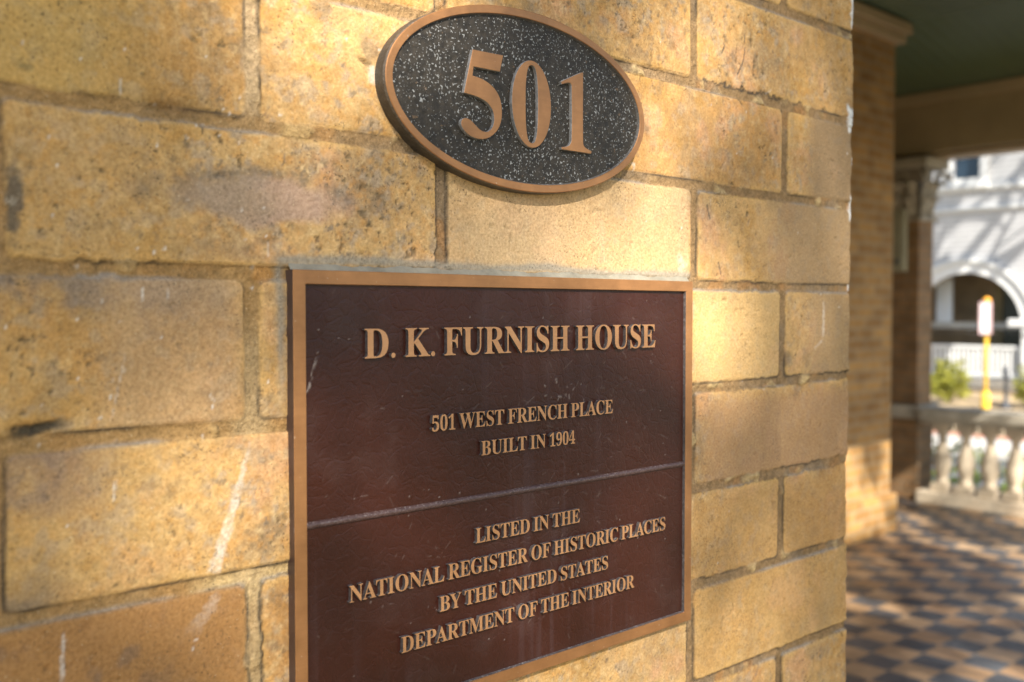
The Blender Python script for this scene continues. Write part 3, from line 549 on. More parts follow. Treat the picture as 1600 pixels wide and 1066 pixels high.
def mat_brown_field():
    m = mat('wrinkled_brown_enamel', (0.055, 0.018, 0.010), 0.34, 0.0, 0.25)
    v = posvec(m)
    at = N(m, 'ShaderNodeAttribute', attribute_name='wear')
    sep = N(m, 'ShaderNodeSeparateColor'); L(m, at.outputs['Color'], sep.inputs[0])
    scr, drip, dust = sep.outputs[0], sep.outputs[1], sep.outputs[2]
    bl = noise(m, v, 14, 3)
    c = ramp(m, bl, 0.3, 0.72, (0.029, 0.0085, 0.0054), (0.044, 0.0115, 0.0066))
    c = mix(m, mathn(m, 'MULTIPLY', drip, 0.07), c, (0.15, 0.115, 0.115))
    c = mix(m, mathn(m, 'MULTIPLY', dust, 0.05), c, (0.17, 0.13, 0.12))
    c = mix(m, mathn(m, 'MULTIPLY', scr, 0.7), c, (0.36, 0.30, 0.26))
    L(m, c, bsdf(m).inputs['Base Color'])
    # wrinkled, leathery lacquer
    wv = N(m, 'ShaderNodeTexNoise', Scale=60.0, Detail=3.0); L(m, v, wv.inputs['Vector'])
    ad = N(m, 'ShaderNodeMix', data_type='VECTOR', factor_mode='UNIFORM'); ad.inputs[0].default_value = 0.012
    L(m, v, ad.inputs[4]); L(m, wv.outputs['Color'], ad.inputs[5])
    hs = []
    for sc, lo, hi in ((120, 0.0, 0.10), (260, 0.0, 0.12)):
        vo = N(m, 'ShaderNodeTexVoronoi', feature='DISTANCE_TO_EDGE', Scale=sc); L(m, ad.outputs[1], vo.inputs['Vector'])
        hs.append(ramp(m, vo.outputs['Distance'], lo, hi))
    msk = noise(m, v, 45, 3)
    nb = bump(m, hs[0], 0.00020, 0.40)
    nb = bump(m, hs[1], 0.00010, 0.35, nb)
    nb = bump(m, noise(m, v, 260, 4, 0.6), 0.00030, 0.8, nb)
    nb = bump(m, noise(m, v, 40, 2), 0.0006, 0.5, nb)
    nb = bump(m, scr, 0.0003, 0.8, nb)
    L(m, nb, bsdf(m).inputs['Normal'])
    L(m, ramp(m, mathn(m, 'ADD', mathn(m, 'MULTIPLY', drip, 0.4), noise(m, v, 30, 4)), 0.25, 0.85, (0.24,) * 3, (0.48,) * 3), bsdf(m).inputs['Roughness'])
    return m
BROWN = mat_brown_field()
def mat_brown_edge():
    m = mat('brown_enamel_edge', (0.05, 0.028, 0.024), 0.38)
    v = posvec(m)
    mp = N(m, 'ShaderNodeMapping'); mp.inputs['Scale'].default_value = (500, 500, 120); L(m, v, mp.inputs['Vector'])
    f = noise(m, mp.outputs[0], 1.0, 3)
    c = ramp(m, noise(m, v, 60, 4), 0.3, 0.7, (0.042, 0.022, 0.019), (0.075, 0.045, 0.038))
    c = mix(m, ramp(m, f, 0.70, 0.75), c, (0.35, 0.30, 0.27))
    L(m, c, bsdf(m).inputs['Base Color']); L(m, bump(m, noise(m, v, 200, 4), 0.0004, 0.7), bsdf(m).inputs['Normal'])
    return m
EDGE = mat_brown_edge()

def rect_ring(name, x0, x1, z0, z1, w, yb, yf, mats, parent, bev=0.0003):
    bm = bmesh.new()
    def loop(ins, y): return [bm.verts.new((x, y, z)) for x, z in ((x0 + ins, z0 + ins), (x1 - ins, z0 + ins), (x1 - ins, z1 - ins), (x0 + ins, z1 - ins))]
    Ls = [loop(0, yb), loop(0, yf + bev), loop(bev, yf), loop(w - bev, yf), loop(w, yf + bev * 1.5), loop(w + 0.0005, yb)]
    for k, (a, b) in enumerate(zip(Ls, Ls[1:])):
        for i in range(4):
            f = bm.faces.new((a[i], a[(i + 1) % 4], b[(i + 1) % 4], b[i])); f.material_index = 0 if k in (1, 2, 3) else (1 if k == 0 else 2)
    bmesh.ops.recalc_face_normals(bm, faces=bm.faces)
    me = bpy.data.meshes.new(name); bm.to_mesh(me); bm.free()
    return link(name, me, parent, mats)

def build_plaque():
    # mm about eye level -> m
    x0, x1, z1, z0 = 0.2369, 0.5386, 1.5 + 0.01885, 1.5 - 0.2101
    YF, YFIELD = -0.0060, -0.0037
    root = empty('wall_plaque', (0, 0, 0), 'rectangular brown bronze plaque lettered D. K. FURNISH HOUSE, fixed to the yellow brick wall', 'plaque')
    MB().box(x0 + .0002, x1 - .0002, YFIELD + .0004, 0.002, z0 + .0002, z1 - .0002).build('backing', EDGE, root)
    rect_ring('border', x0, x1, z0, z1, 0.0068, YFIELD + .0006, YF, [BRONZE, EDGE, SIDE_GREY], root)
    # enamelled field, one fine sheet with its scratches, rain streaks and dust
    a, b = (x0 + .0066) * 1000, (x1 - .0066) * 1000
    c, d = (z0 + .0066) * 1000 - 1500, (z1 - .0066) * 1000 - 1500
    us = np.arange(a, b + .6, .6); zs = np.arange(c, d + .6, .6)
    U, Z = np.meshgrid(us, zs)
    rg = np.random.default_rng(5)
    scr = np.zeros_like(U)
    def line(p, q, w, am):
        dd, t = seg_dist(U, Z, p, q)
        scr[...] = np.maximum(scr, am * sstep(w + .55, w - .1, dd) * sstep(-.4, .5, fbm(U, Z, 3, 2, 7)))
    for k in range(420):
        u0, z0_ = rg.uniform(a, b), rg.uniform(c, d)
        if rg.random() < .6: u0 = rg.normal(430, 55); z0_ = rg.normal(-75, 60)
        an = rg.uniform(-1.2, 1.2); ln = rg.exponential(3.0) + 0.8
        line((u0, z0_), (u0 + math.cos(an) * ln, z0_ + math.sin(an) * ln), rg.uniform(.0, .06), rg.uniform(.05, .24))
    for p, q in (((246.5, -37), (249, -28), ), ((249, -28), (251.5, -20.5))): line(p, q, .45, .75); 
    for p, q in (((243.6, -41.5), (246.5, -37)),): line(p, q, .2, .6)
    # a scuffed place above FRENCH
    for k in range(30):
        u0, z0_ = rg.normal(413, 7), rg.normal(-47, 4)
        an = rg.uniform(0, 6.3); ln = rg.uniform(.6, 3.5)
        line((u0, z0_), (u0 + math.cos(an) * ln, z0_ + math.sin(an) * ln), rg.uniform(.1, .3), rg.uniform(.35, .8))
    for k in range(45):
        u0, z0_ = rg.uniform(a, b), rg.uniform(c, d)
        scr = np.maximum(scr, sstep(.6, .2, np.hypot(U - u0, Z - z0_)) * rg.uniform(.3, .9))
    drip = sstep(0.05, 0.85, fbm(U, Z / 22, 5.0, 3, 17)) * sstep(-.35, .6, fbm(U, Z / 3, 45, 3, 19)) * sstep(340, 385, U) * sstep(500, 455, U)
    drip = np.maximum(drip, 0.75 * sstep(.25, .9, fbm(U, Z / 26, 6.0, 3, 27)) * sstep(-.1, .6, fbm(U, Z / 3, 50, 2, 29)))
    drip = np.maximum(drip, .5 * sstep(.1, .8, fbm(U, Z / 18, 9, 3, 31)) * sstep(4, 13, Z))
    dust = sstep(.1, .9, fbm(U, Z, 24, 4, 23)) * .8
    # grime collects along the raised parts
    dust = np.maximum(dust, .9 * np.exp(-(Z - c) / 2.5)); dust = np.maximum(dust, .7 * np.exp(-(b - U) / 1.5))
    h = fbm(U, Z, 60, 2, 33) * .08 + fbm(U, Z, 12, 3, 35) * .03
    P = np.stack([U / 1000, YFIELD - h / 1000, 1.5 + Z / 1000], -1).reshape(-1, 3)
    A = np.stack([scr, drip, dust, np.ones_like(U)], -1).reshape(-1, 4)
    grid_mesh('field', P, len(us), len(zs), [BROWN], root, {'wear': A})
    # dividing rib: half-round bar
    bm = MB(); xa, xb = x0 + .0069, x1 - .0069; zc = 1.5 - .1033
    prof = [(-.0021, YFIELD + .0005), (-.0017, YFIELD - .0006), (-.0008, YFIELD - .00155), (.0006, YFIELD - .00165), (.0014, YFIELD - .0008), (.0018, YFIELD + .0005)]
    ra = [bm.bm.verts.new((xa, y, zc + z)) for z, y in prof]; rb = [bm.bm.verts.new((xb, y, zc + z)) for z, y in prof]
    for i in range(len(prof) - 1): bm.bm.faces.new((ra[i], rb[i], rb[i + 1], ra[i + 1])).smooth = True
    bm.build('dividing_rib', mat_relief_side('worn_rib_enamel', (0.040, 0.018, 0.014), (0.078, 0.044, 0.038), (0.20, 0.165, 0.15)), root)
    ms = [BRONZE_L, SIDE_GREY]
    for t, u0, u1, zb, cap in (('D. K. FURNISH HOUSE', 276.4, 499.8, -24.2, 14.7), ('501 WEST FRENCH PLACE', 318.3, 459.1, -64.0, 8.3), ('BUILT IN 1904', 352.2, 425.7, -79.9, 7.8),
                               ('LISTED IN THE', 348.2, 430.0, -127.8, 8.1), ('NATIONAL REGISTER OF HISTORIC PLACES', 266.9, 510.7, -144.4, 8.3),
                               ('BY THE UNITED STATES', 323.1, 455.2, -160.5, 8.0), ('DEPARTMENT OF THE INTERIOR', 298.2, 480.0, -176.8, 8.2)):
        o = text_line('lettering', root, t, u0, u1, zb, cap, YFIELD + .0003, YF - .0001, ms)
        o['label'] = 'raised bronze line reading ' + t
    # smear of grey sealant along the top edge
    bm = MB(); rows = []
    for k in range(160):
        f = k / 159; x = x0 + .0005 + f * (x1 - x0 - .0005)
        w = .0036 + .0005 * math.sin(k * .21) + .0004 * math.sin(k * .57 + 1) + .0002 * math.sin(k * 1.9)
        t = .0030 + .0003 * math.sin(k * .33)
        rows.append([bm.bm.verts.new((x, -t * (1 - q) ** 1.3 - .0003, z1 - .0004 + w * q)) for q in (0, .15, .35, .6, .8, .93)] + [bm.bm.verts.new((x, .003, z1 + w))])
    for a_, b_ in zip(rows, rows[1:]):
        for i in range(6): bm.bm.faces.new((a_[i], b_[i], b_[i + 1], a_[i + 1])).smooth = True
    sm = mat('grey_sealant', (0.30, 0.285, 0.235), 0.6); v = posvec(sm)
    L(sm, ramp(sm, noise(sm, v, 90, 5, .6), .3, .7, (0.17, 0.15, 0.11), (0.28, 0.25, 0.185)), bsdf(sm).inputs['Base Color'])
    L(sm, bump(sm, noise(sm, v, 300, 4), .0006), bsdf(sm).inputs['Normal'])
    bm.build('sealant_bead', sm, root)
    return root
build_plaque()

def mat_fleck_field():
    m = mat('fleck_black_enamel', (0.03, 0.026, 0.022), 0.6, 0.0, 0.25)
    v = posvec(m)
    ds = N(m, 'ShaderNodeTexNoise', Scale=420.0, Detail=1.0); L(m, v, ds.inputs['Vector'])
    ad = N(m, 'ShaderNodeMix', data_type='VECTOR'); ad.inputs[0].default_value = 0.0022
    L(m, v, ad.inputs[4]); L(m, ds.outputs['Color'], ad.inputs[5])
    n1 = noise(m, ad.outputs[1], 820, 1.0, 0.4)
    den = noise(m, v, 28, 2)
    th = mathn(m, 'ADD', n1, mathn(m, 'MULTIPLY', mathn(m, 'SUBTRACT', den, 0.5), 0.12))
    fl = ramp(m, th, 0.645, 0.668)
    base = ramp(m, noise(m, v, 240, 4, .6), .3, .75, (0.016, 0.0135, 0.0105), (0.046, 0.037, 0.027))
    c = mix(m, fl, base, (0.26, 0.26, 0.25))
    br = ramp(m, noise(m, v, 330, 2), .70, .74)
    c = mix(m, mathn(m, 'MULTIPLY', br, .6), c, (0.16, 0.10, 0.055))
    L(m, c, bsdf(m).inputs['Base Color'])
    nb = bump(m, noise(m, v, 330, 3, .5), .0009, 0.9)
    nb = bump(m, fl, .0003, .8, nb)
    L(m, nb, bsdf(m).inputs['Normal'])
    return m
def build_oval():
    cx, cz, a, b = 0.3862, 1.5 + 0.11680, 0.0986, 0.0504
    YF, YFIELD = -0.0090, -0.0070
    root = empty('house_number_sign', (0, 0, 0), 'oval cast bronze house number sign reading 501, above the rectangular plaque', 'house number')
    n = 160
    def ring(bm, da, y): return [bm.verts.new((cx + (a - da) * math.cos(2 * math.pi * k / n), y, cz + (b - da) * math.sin(2 * math.pi * k / n))) for k in range(n)]
    def loft(name, spec, mats, cap=False):
        bm = bmesh.new(); R_ = [ring(bm, d, y) for d, y, _ in spec]
        for (q, r, sp) in zip(R_, R_[1:], spec):
            for k in range(n):
                f = bm.faces.new((q[k], q[(k + 1) % n], r[(k + 1) % n], r[k])); f.material_index = sp[2]
        if cap: bm.faces.new(R_[-1])
        bmesh.ops.recalc_face_normals(bm, faces=bm.faces)
        me = bpy.data.meshes.new(name); bm.to_mesh(me); bm.free()
        return link(name, me, root, mats)
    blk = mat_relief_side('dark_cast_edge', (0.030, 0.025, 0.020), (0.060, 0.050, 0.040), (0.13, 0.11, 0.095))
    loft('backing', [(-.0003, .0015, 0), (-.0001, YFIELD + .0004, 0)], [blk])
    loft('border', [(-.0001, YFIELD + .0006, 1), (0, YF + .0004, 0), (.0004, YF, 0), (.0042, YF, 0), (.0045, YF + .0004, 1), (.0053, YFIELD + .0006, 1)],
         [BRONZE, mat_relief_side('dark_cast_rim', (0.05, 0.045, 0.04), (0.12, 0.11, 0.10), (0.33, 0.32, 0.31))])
    # field: a dished sheet
    bm = bmesh.new(); R_ = [ring(bm, d, YFIELD) for d in (.0049, .02, .035)]
    for q, r in zip(R_, R_[1:]):
        for k in range(n): bm.faces.new((q[k], q[(k + 1) % n], r[(k + 1) % n], r[k]))
    bm.faces.new(R_[-1])
    bmesh.ops.recalc_face_normals(bm, faces=bm.faces)
    me = bpy.data.meshes.new('field'); bm.to_mesh(me); bm.free()
    link('field', me, root, [mat_fleck_field()])
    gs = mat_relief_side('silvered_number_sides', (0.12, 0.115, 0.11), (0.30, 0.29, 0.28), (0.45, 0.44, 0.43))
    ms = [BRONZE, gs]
    five = [(343.7, 138.7), (365.6, 139.2), (363.2, 129.9), (344.5, 129.7), (343.8, 124.9), (350.1, 124.1), (356.3, 122.1), (361.0, 118.7), (363.7, 114.4), (364.7, 109.0), (364.2, 103.5), (362.0, 98.8), (358.6, 95.3), (354.0, 92.7), (348.6, 91.7), (343.3, 92.3), (338.8, 94.3), (336.2, 97.0), (335.9, 99.6), (337.3, 101.3), (339.9, 101.8), (342.9, 100.8), (345.6, 99.0), (349.0, 96.8), (352.6, 96.1), (356.0, 97.3), (358.2, 99.9), (359.0, 103.2), (358.5, 106.9), (356.5, 110.0), (353.2, 112.3), (349.0, 113.6), (345.0, 114.3), (337.7, 114.9)]
    one = [(428.8, 140.1), (428.9, 99.2), (429.6, 97.0), (431.6, 95.8), (434.6, 95.0), (436.4, 94.4), (435.7, 92.9), (411.1, 92.9), (410.6, 94.3), (414.6, 94.9), (417.7, 96.4), (419.1, 99.5), (419.1, 129.5), (418.6, 131.5), (416.6, 132.1), (411.0, 130.3), (410.3, 131.8), (426.2, 139.3)]
    def ell(cx_, cz_, rx, rz, pw, n_=24):
        o = []
        for k in range(n_):
            t = 2 * math.pi * k / n_; c_, s_ = math.cos(t), math.sin(t)
            o.append((cx_ + rx * math.copysign(abs(c_) ** pw, c_), cz_ + rz * math.copysign(abs(s_) ** pw, s_)))
        return o
    for sp in ([smooth_outline(five, (0, 1, 2, 3, 4, 33))], [smooth_outline(ell(387.2, 115.6, 15.1, 24.4, 1.0)), smooth_outline(ell(387.2, 115.6, 4.75, 21.7, .72))], [smooth_outline(one, (0, 5, 6, 7, 8, 15, 16, 17))]):
        solid('numeral', [[[p[0], p[1], p[2], p[3], p[4], p[5]] for p in s] for s in sp], .00125 - .0003, .0003, ms, root, (0, -.00795, 1.5))
    return root
build_oval()

# ------------------------------------------------------------------ setting materials
def mat_brickwork(name, cols, rw=0.219, rh=0.0689, mortar=(0.31, 0.22, 0.115)):
    m = mat(name, rough=0.85)
    v = posvec(m)
    sx = N(m, 'ShaderNodeSeparateXYZ'); L(m, v, sx.inputs[0])
    cx = N(m, 'ShaderNodeCombineXYZ'); L(m, mathn(m, 'ADD', sx.outputs[0], sx.outputs[1]), cx.inputs[0]); L(m, sx.outputs[2], cx.inputs[1])
    b = N(m, 'ShaderNodeTexBrick', offset=0.5)
    b.inputs['Color1'].default_value = (*cols[0], 1); b.inputs['Color2'].default_value = (*cols[1], 1); b.inputs['Mortar'].default_value = (*mortar, 1)
    b.inputs['Scale'].default_value = 1.0; b.inputs['Mortar Size'].default_value = 0.008; b.inputs['Brick Width'].default_value = rw; b.inputs['Row Height'].default_value = rh
    L(m, cx.outputs[0], b.inputs['Vector'])
    c = mix(m, 1.0, b.outputs['Color'], ramp(m, noise(m, v, 9, 5), .3, .7, (.75, .73, .70), (1.15, 1.15, 1.15)), 'MULTIPLY')
    L(m, c, bsdf(m).inputs['Base Color'])
    nb = bump(m, b.outputs['Fac'], 0.006, 0.8); nb.node.invert = True
    L(m, bump(m, noise(m, v, 90, 4), .003, .6, nb), bsdf(m).inputs['Normal'])
    return m
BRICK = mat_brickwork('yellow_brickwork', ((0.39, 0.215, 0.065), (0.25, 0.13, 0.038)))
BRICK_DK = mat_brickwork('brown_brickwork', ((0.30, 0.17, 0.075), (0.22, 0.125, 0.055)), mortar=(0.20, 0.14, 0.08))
STONE = noisy('cast_stone', (0.46, 0.41, 0.32), 0.8, 7, .22, bdist=.004, bscale=60)
BALU = noisy('cream_painted_stone', (0.56, 0.46, 0.33), 0.75, 8, .2, bdist=.003, bscale=50)
TANP = noisy('tan_trim_paint', (0.34, 0.25, 0.135), 0.6, 3, .15)
GREENP = noisy('dark_green_ceiling_paint', (0.105, 0.14, 0.075), 0.45, 2, .12)
_sx = N(GREENP, 'ShaderNodeSeparateXYZ'); L(GREENP, posvec(GREENP), _sx.inputs[0])
_bd = ramp(GREENP, mathn(GREENP, 'FRACT', mathn(GREENP, 'MULTIPLY', _sx.outputs[1], 11.0)), 0.0, 0.10)
L(GREENP, bump(GREENP, _bd, .006, .9), bsdf(GREENP).inputs['Normal'])       # narrow ceiling boards
WHITE = noisy('white_house_paint', (0.62, 0.62, 0.60), 0.6, 4, .06)

def mat_checker():
    m = mat('checkered_tile', rough=0.5)
    v = posvec(m)
    mp = N(m, 'ShaderNodeMapping'); mp.inputs['Scale'].default_value = (1, 1, 0); L(m, v, mp.inputs['Vector'])
    ck = N(m, 'ShaderNodeTexChecker', Scale=6.4); L(m, mp.outputs[0], ck.inputs['Vector'])
    wn = N(m, 'ShaderNodeTexVoronoi', feature='F1', distance='CHEBYCHEV', Scale=6.4); wn.inputs['Randomness'].default_value = 0
    off = N(m, 'ShaderNodeVectorMath', operation='ADD'); off.inputs[1].default_value = (.5 / 6.4, .5 / 6.4, 0); L(m, mp.outputs[0], off.inputs[0])
    L(m, off.outputs[0], wn.inputs['Vector'])
    rnd = N(m, 'ShaderNodeTexWhiteNoise', noise_dimensions='3D'); L(m, wn.outputs['Position'], rnd.inputs['Vector'])
    a = ramp(m, rnd.outputs['Value'], 0, 1, (0.29, 0.175, 0.09), (0.42, 0.285, 0.165))
    b = ramp(m, rnd.outputs['Value'], 0, 1, (0.045, 0.048, 0.055), (0.085, 0.09, 0.098))
    c = mix(m, ck.outputs['Fac'], a, b)
    # grout
    fr = N(m, 'ShaderNodeVectorMath', operation='SCALE'); fr.inputs['Scale'].default_value = 6.4; L(m, mp.outputs[0], fr.inputs[0])
    fr2 = N(m, 'ShaderNodeVectorMath', operation='FRACTION'); L(m, fr.outputs[0], fr2.inputs[0])
    s = N(m, 'ShaderNodeSeparateXYZ'); L(m, fr2.outputs[0], s.inputs[0])
    g = mathn(m, 'LESS_THAN', mathn(m, 'MINIMUM', s.outputs[0], s.outputs[1]), 0.02)
    c = mix(m, g, c, (0.22, 0.18, 0.14))
    c = mix(m, 1.0, c, ramp(m, noise(m, v, 5, 5), .3, .7, (.8, .8, .8), (1.12, 1.12, 1.12)), 'MULTIPLY')
    L(m, c, bsdf(m).inputs['Base Color'])
    L(m, ramp(m, noise(m, v, 12, 4), .3, .7, (.38,) * 3, (.6,) * 3), bsdf(m).inputs['Roughness'])
    return m

# ------------------------------------------------------------------ ground, street
GZ = -0.80
def sheet(name, x0, x1, y0, y1, z, m, kind='structure'):
    me = bpy.data.meshes.new(name); me.from_pydata([(x0, y0, z), (x1, y0, z), (x1, y1, z), (x0, y1, z)], [], [(0, 1, 2, 3)])
    return tag(link(name, me, None, [m]), kind=kind)
grass_m = noisy('dry_lawn', (0.13, 0.13, 0.05), .95, 1.2, .5, bdist=.03, bscale=40)
sheet('lawn', -150, 250, -200, 200, GZ, grass_m)
sheet('street', 9.6, 15.7, -200, 200, GZ + .004, noisy('asphalt', (0.12, 0.12, 0.13), .9, 2, .25))
tag(MB().box(15.7, 17.35, -200, 200, GZ - .1, GZ + .10, .012).build('sidewalk', noisy('pale_concrete', (0.50, 0.47, 0.42), .85, 3, .15)), kind='structure')
tag(MB().box(17.36, 17.60, -200, 200, GZ - .1, GZ + .13, .012).build('yard_kerb', noisy('red_clay_kerb', (0.42, 0.20, 0.13), .85, 5, .25)), kind='structure')
sheet('dirt_yard', 17.61, 60, -200, 200, GZ + .008, noisy('dry_tan_yard', (0.40, 0.30, 0.18), .95, 1.0, .3, bdist=.03, bscale=30))

# porch floor
tag(MB().box(-1.8, 7.8, -1.7, 7.0, GZ - .1, -0.02).build('porch_base', STONE), kind='structure')
tag(MB().box(-1.8, 7.8, -1.7, 7.0, -0.019, 0.0).build('porch_floor', mat_checker()), kind='structure')

# ------------------------------------------------------------------ house wall beside the porch (far side of the entry)
hw = MB().box(-1.5, 6.39, 2.83, 7.0, 0.0, 3.42).build('house_wall', BRICK)
tag(hw, 'house wall of small tan bricks beyond the near wall, sunlit at its foot', 'wall')
MB().box(-1.5, 6.43, 2.795, 6.9, 0.0, 0.26, .008).build('plinth', BRICK, hw)
cm = MB(); cm.box(-1.5, 6.44, 2.775, 6.8, 3.27, 3.33, .006); cm.box(-1.5, 6.47, 2.745, 6.7, 3.331, 3.40, .006)
cm.build('crown_moulding', noisy('tan_moulding_paint', (0.40, 0.29, 0.16), .6, 3, .12), hw)

# ------------------------------------------------------------------ porch roof
roof = MB().prism([(-1.9, 3.425), (6.5, 3.425), (7.62, 3.19), (8.25, 3.19), (8.25, 3.40), (6.9, 3.75), (-1.9, 3.75)], -0.32, 7.3).build('porch_roof', GREENP)
tag(roof, 'porch roof with dark green painted ceiling and tan beams', 'porch roof')
bm = MB(); bm.box(7.62, 7.90, -0.1, 7.2, 2.72, 3.17, .01); bm.build('beam', TANP, roof)
bm = MB(); bm.box(7.595, 7.615, .52, 7.2, 3.10, 3.185, .004); bm.box(7.70, 7.93, -0.12, 7.2, 2.688, 2.716, .006)
bm.build('beam_trim', noisy('tan_trim_light', (0.42, 0.31, 0.18), .6, 3, .12), roof)
bm = MB(); bm.box(-1.5, 7.60, 0.26, 0.50, 2.688, 3.42, .01); bm.build('beam', TANP, roof)

# ------------------------------------------------------------------ porch pier with carved capital
def build_pier():
    root = empty('porch_pier', (7.74, 3.52, 0), 'dark brick porch pier with carved leafy capital, beside the house wall corner', 'porch pier')
    hx, hy = 0.12, 0.28
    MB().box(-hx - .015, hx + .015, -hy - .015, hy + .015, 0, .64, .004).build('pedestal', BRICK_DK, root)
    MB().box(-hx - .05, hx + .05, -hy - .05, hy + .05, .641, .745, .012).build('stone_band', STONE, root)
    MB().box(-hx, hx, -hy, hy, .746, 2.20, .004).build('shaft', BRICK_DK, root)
    cap = MB()
    cap.box(-hx - .03, hx + .03, -hy - .03, hy + .03, 2.195, 2.235, .012)
    cap.box(-hx + .01, hx - .01, -hy + .01, hy - .01, 2.236, 2.60)
    def leaf(px, py, nx, ny, z0, h, w, out):
        tx, ty = -ny, nx
        prev = None
        for i in range(7):
            t = i / 6
            o = out * (t ** 2) + .015; zz = z0 + h * (math.sin(t * 1.9) / math.sin(1.57) if t < .83 else 1.0 - (t - .83) * .8)
            ww = w * (0.75 + .5 * math.sin(t * 3.14)) * (1 if t < .9 else .5)
            row = []
            for sgn, lift in ((-1, -.006), (0, .014), (1, -.006)):
                row.append(cap.bm.verts.new((px + nx * (o + lift) + tx * ww * sgn, py + ny * (o + lift) + ty * ww * sgn, zz)))
            if prev:
                for a in (0, 1): cap.bm.faces.new((prev[a], prev[a + 1], row[a + 1], row[a]))
            prev = row
    for nx, ny, half, base in ((-1, 0, hy, hx), (1, 0, hy, hx), (0, -1, hx, hy), (0, 1, hx, hy)):
        k = 4 if half > .2 else 2
        for tier, (z0, h, w, out) in enumerate(((2.235, .15, .05, .07), (2.28, .22, .045, .10))):
            kk = k + (1 if tier else 0)
            for i in range(kk):
                f = ((i + .5) / kk * 2 - 1) * half * .95
                leaf(nx * base + (f if nx == 0 else 0), ny * base + (f if ny == 0 else 0), nx, ny, z0, h, w, out)
    for sx in (-1, 1):
        for sy in (-1, 1):
            pts = []; rr = []
            for i in range(22):
                t = i / 21 * 4.6 * math.pi / 2
                r = .062 * (1 - i / 30)
                o = .06 + r * math.cos(t)
                pts.append((sx * (hx + o * .75), sy * (hy + o * .75), 2.53 + r * math.sin(t))); rr.append(.020 * (1 - i / 40))
            cap.tube(pts, rr, 7)
    cap.build('capital', noisy('carved_stone', (0.36, 0.31, 0.24), .85, 20, .35, bdist=.006, bscale=60), root)
    MB().box(-hx - .10, hx + .06, -hy - .10, hy + .10, 2.605, 2.686, .012).build('abacus', noisy('abacus_stone', (0.36, 0.31, 0.23), .85, 9, .2), root)
    return root
pier = build_pier()
def copy_tree(o, loc=None, parent=None):
    c = o.copy(); COL.objects.link(c)
    if parent is not None: c.parent = parent
    if loc is not None: c.location = loc
    for ch in o.children: copy_tree(ch, None, c)
    return c
p2 = copy_tree(pier, (7.74, 0.30, 0))
p2['label'] = 'porch corner pier at the far end of the balustrade, out towards the garden'
box = MB().box(7.555, 7.618, 3.325, 3.60, 1.80, 2.29, .01)
b_ = box.build('wall_box', noisy('pale_metal_paint', (0.34, 0.31, 0.21), .5, 4, .1))
MB().box(7.545, 7.553, 3.345, 3.58, 1.83, 2.26, .003).build('lid', noisy('pale_lid_paint', (0.30, 0.28, 0.19), .5, 4, .1), b_)
MB().box(7.53, 7.544, 3.36, 3.40, 1.86, 1.90, .003).build('latch', noisy('latch_metal', (.12, .12, .11), .4, 9, .2), b_)
tag(b_, 'pale flat box mounted on the dark shaded brick pier', 'wall box')

# ------------------------------------------------------------------ balustrade
ba = empty('porch_balustrade', (7.62, 1.9, 0), 'cream stone balustrade with bellied balusters at the edge of the tiled porch', 'balustrade')
t = MB(); t.box(-.13, .13, -1.275, 1.27, .66, .745, .014); t.box(-.10, .10, -1.275, 1.27, .625, .659, .006)
t.build('top_rail', STONE, ba)
MB().box(-.12, .12, -1.275, 1.29, .001, .10, .012).build('bottom_rail', BALU, ba)
prof = [(.058, .16), (.060, .175), (.040, .20), (.050, .225), (.064, .27), (.069, .31), (.064, .36), (.047, .42), (.033, .47), (.027, .51), (.034, .535), (.048, .545), (.048, .565)]
b = MB(); b.lathe(prof, seg=20); b.box(-.066, .066, -.066, .066, .101, .159, .004); b.box(-.060, .060, -.060, .060, .566, .6245, .004)
b0 = b.build('baluster', BALU, ba)
b0.location = (0, 1.13, 0)
for k in range(1, 14):
    c = b0.copy(); COL.objects.link(c); c.parent = ba; c.location = (0, 1.13 - .18 * k, 0)

# ------------------------------------------------------------------ foliage
def leaf_mesh(name, P, size, mat_, parent=None, seed=1, elong=1.9, up=0.0):
    rg = np.random.default_rng(seed); n = len(P)
    a = rg.normal(size=(n, 3)); a[:, 2] += up; a /= np.linalg.norm(a, axis=1)[:, None]
    r = rg.normal(size=(n, 3)); t = np.cross(a, r); t /= np.linalg.norm(t, axis=1)[:, None]; b = np.cross(a, t)
    s = (size * rg.uniform(.7, 1.3, n))[:, None]
    V = np.stack([P - t * s * elong / 2, P + b * s * .5 + a * s * .10, P + t * s * elong / 2, P - b * s * .5 + a * s * .10], 1).reshape(-1, 3)
    me = bpy.data.meshes.new(name)
    me.vertices.add(4 * n); me.vertices.foreach_set('co', V.astype(np.float32).ravel())
    me.loops.add(4 * n); me.loops.foreach_set('vertex_index', np.arange(4 * n, dtype=np.int32))
    me.polygons.add(n); me.polygons.foreach_set('loop_start', np.arange(n, dtype=np.int32) * 4)
    me.update(calc_edges=True)
    return link(name, me, parent, [mat_])
def mat_leaf(name, a, b):
    m = mat(name, a, .55)
    inf = N(m, 'ShaderNodeNewGeometry')
    L(m, ramp(m, inf.outputs['Random Per Island'], 0, 1, a, b), bsdf(m).inputs['Base Color'])
    tr = N(m, 'ShaderNodeBsdfTranslucent'); tr.inputs['Color'].default_value = (*[c * 1.3 for c in b], 1)
    ms = N(m, 'ShaderNodeMixShader'); ms.inputs[0].default_value = .3
    out = m.node_tree.nodes['Material Output']
    L(m, bsdf(m).outputs[0], ms.inputs[1]); L(m, tr.outputs[0], ms.inputs[2]); L(m, ms.outputs[0], out.inputs['Surface'])
    return m
LEAF_OAK = mat_leaf('oak_leaf', (0.045, 0.065, 0.018), (0.09, 0.11, 0.03))
LEAF_LIME = mat_leaf('yellow_green_leaf', (0.16, 0.19, 0.025), (0.36, 0.34, 0.05))
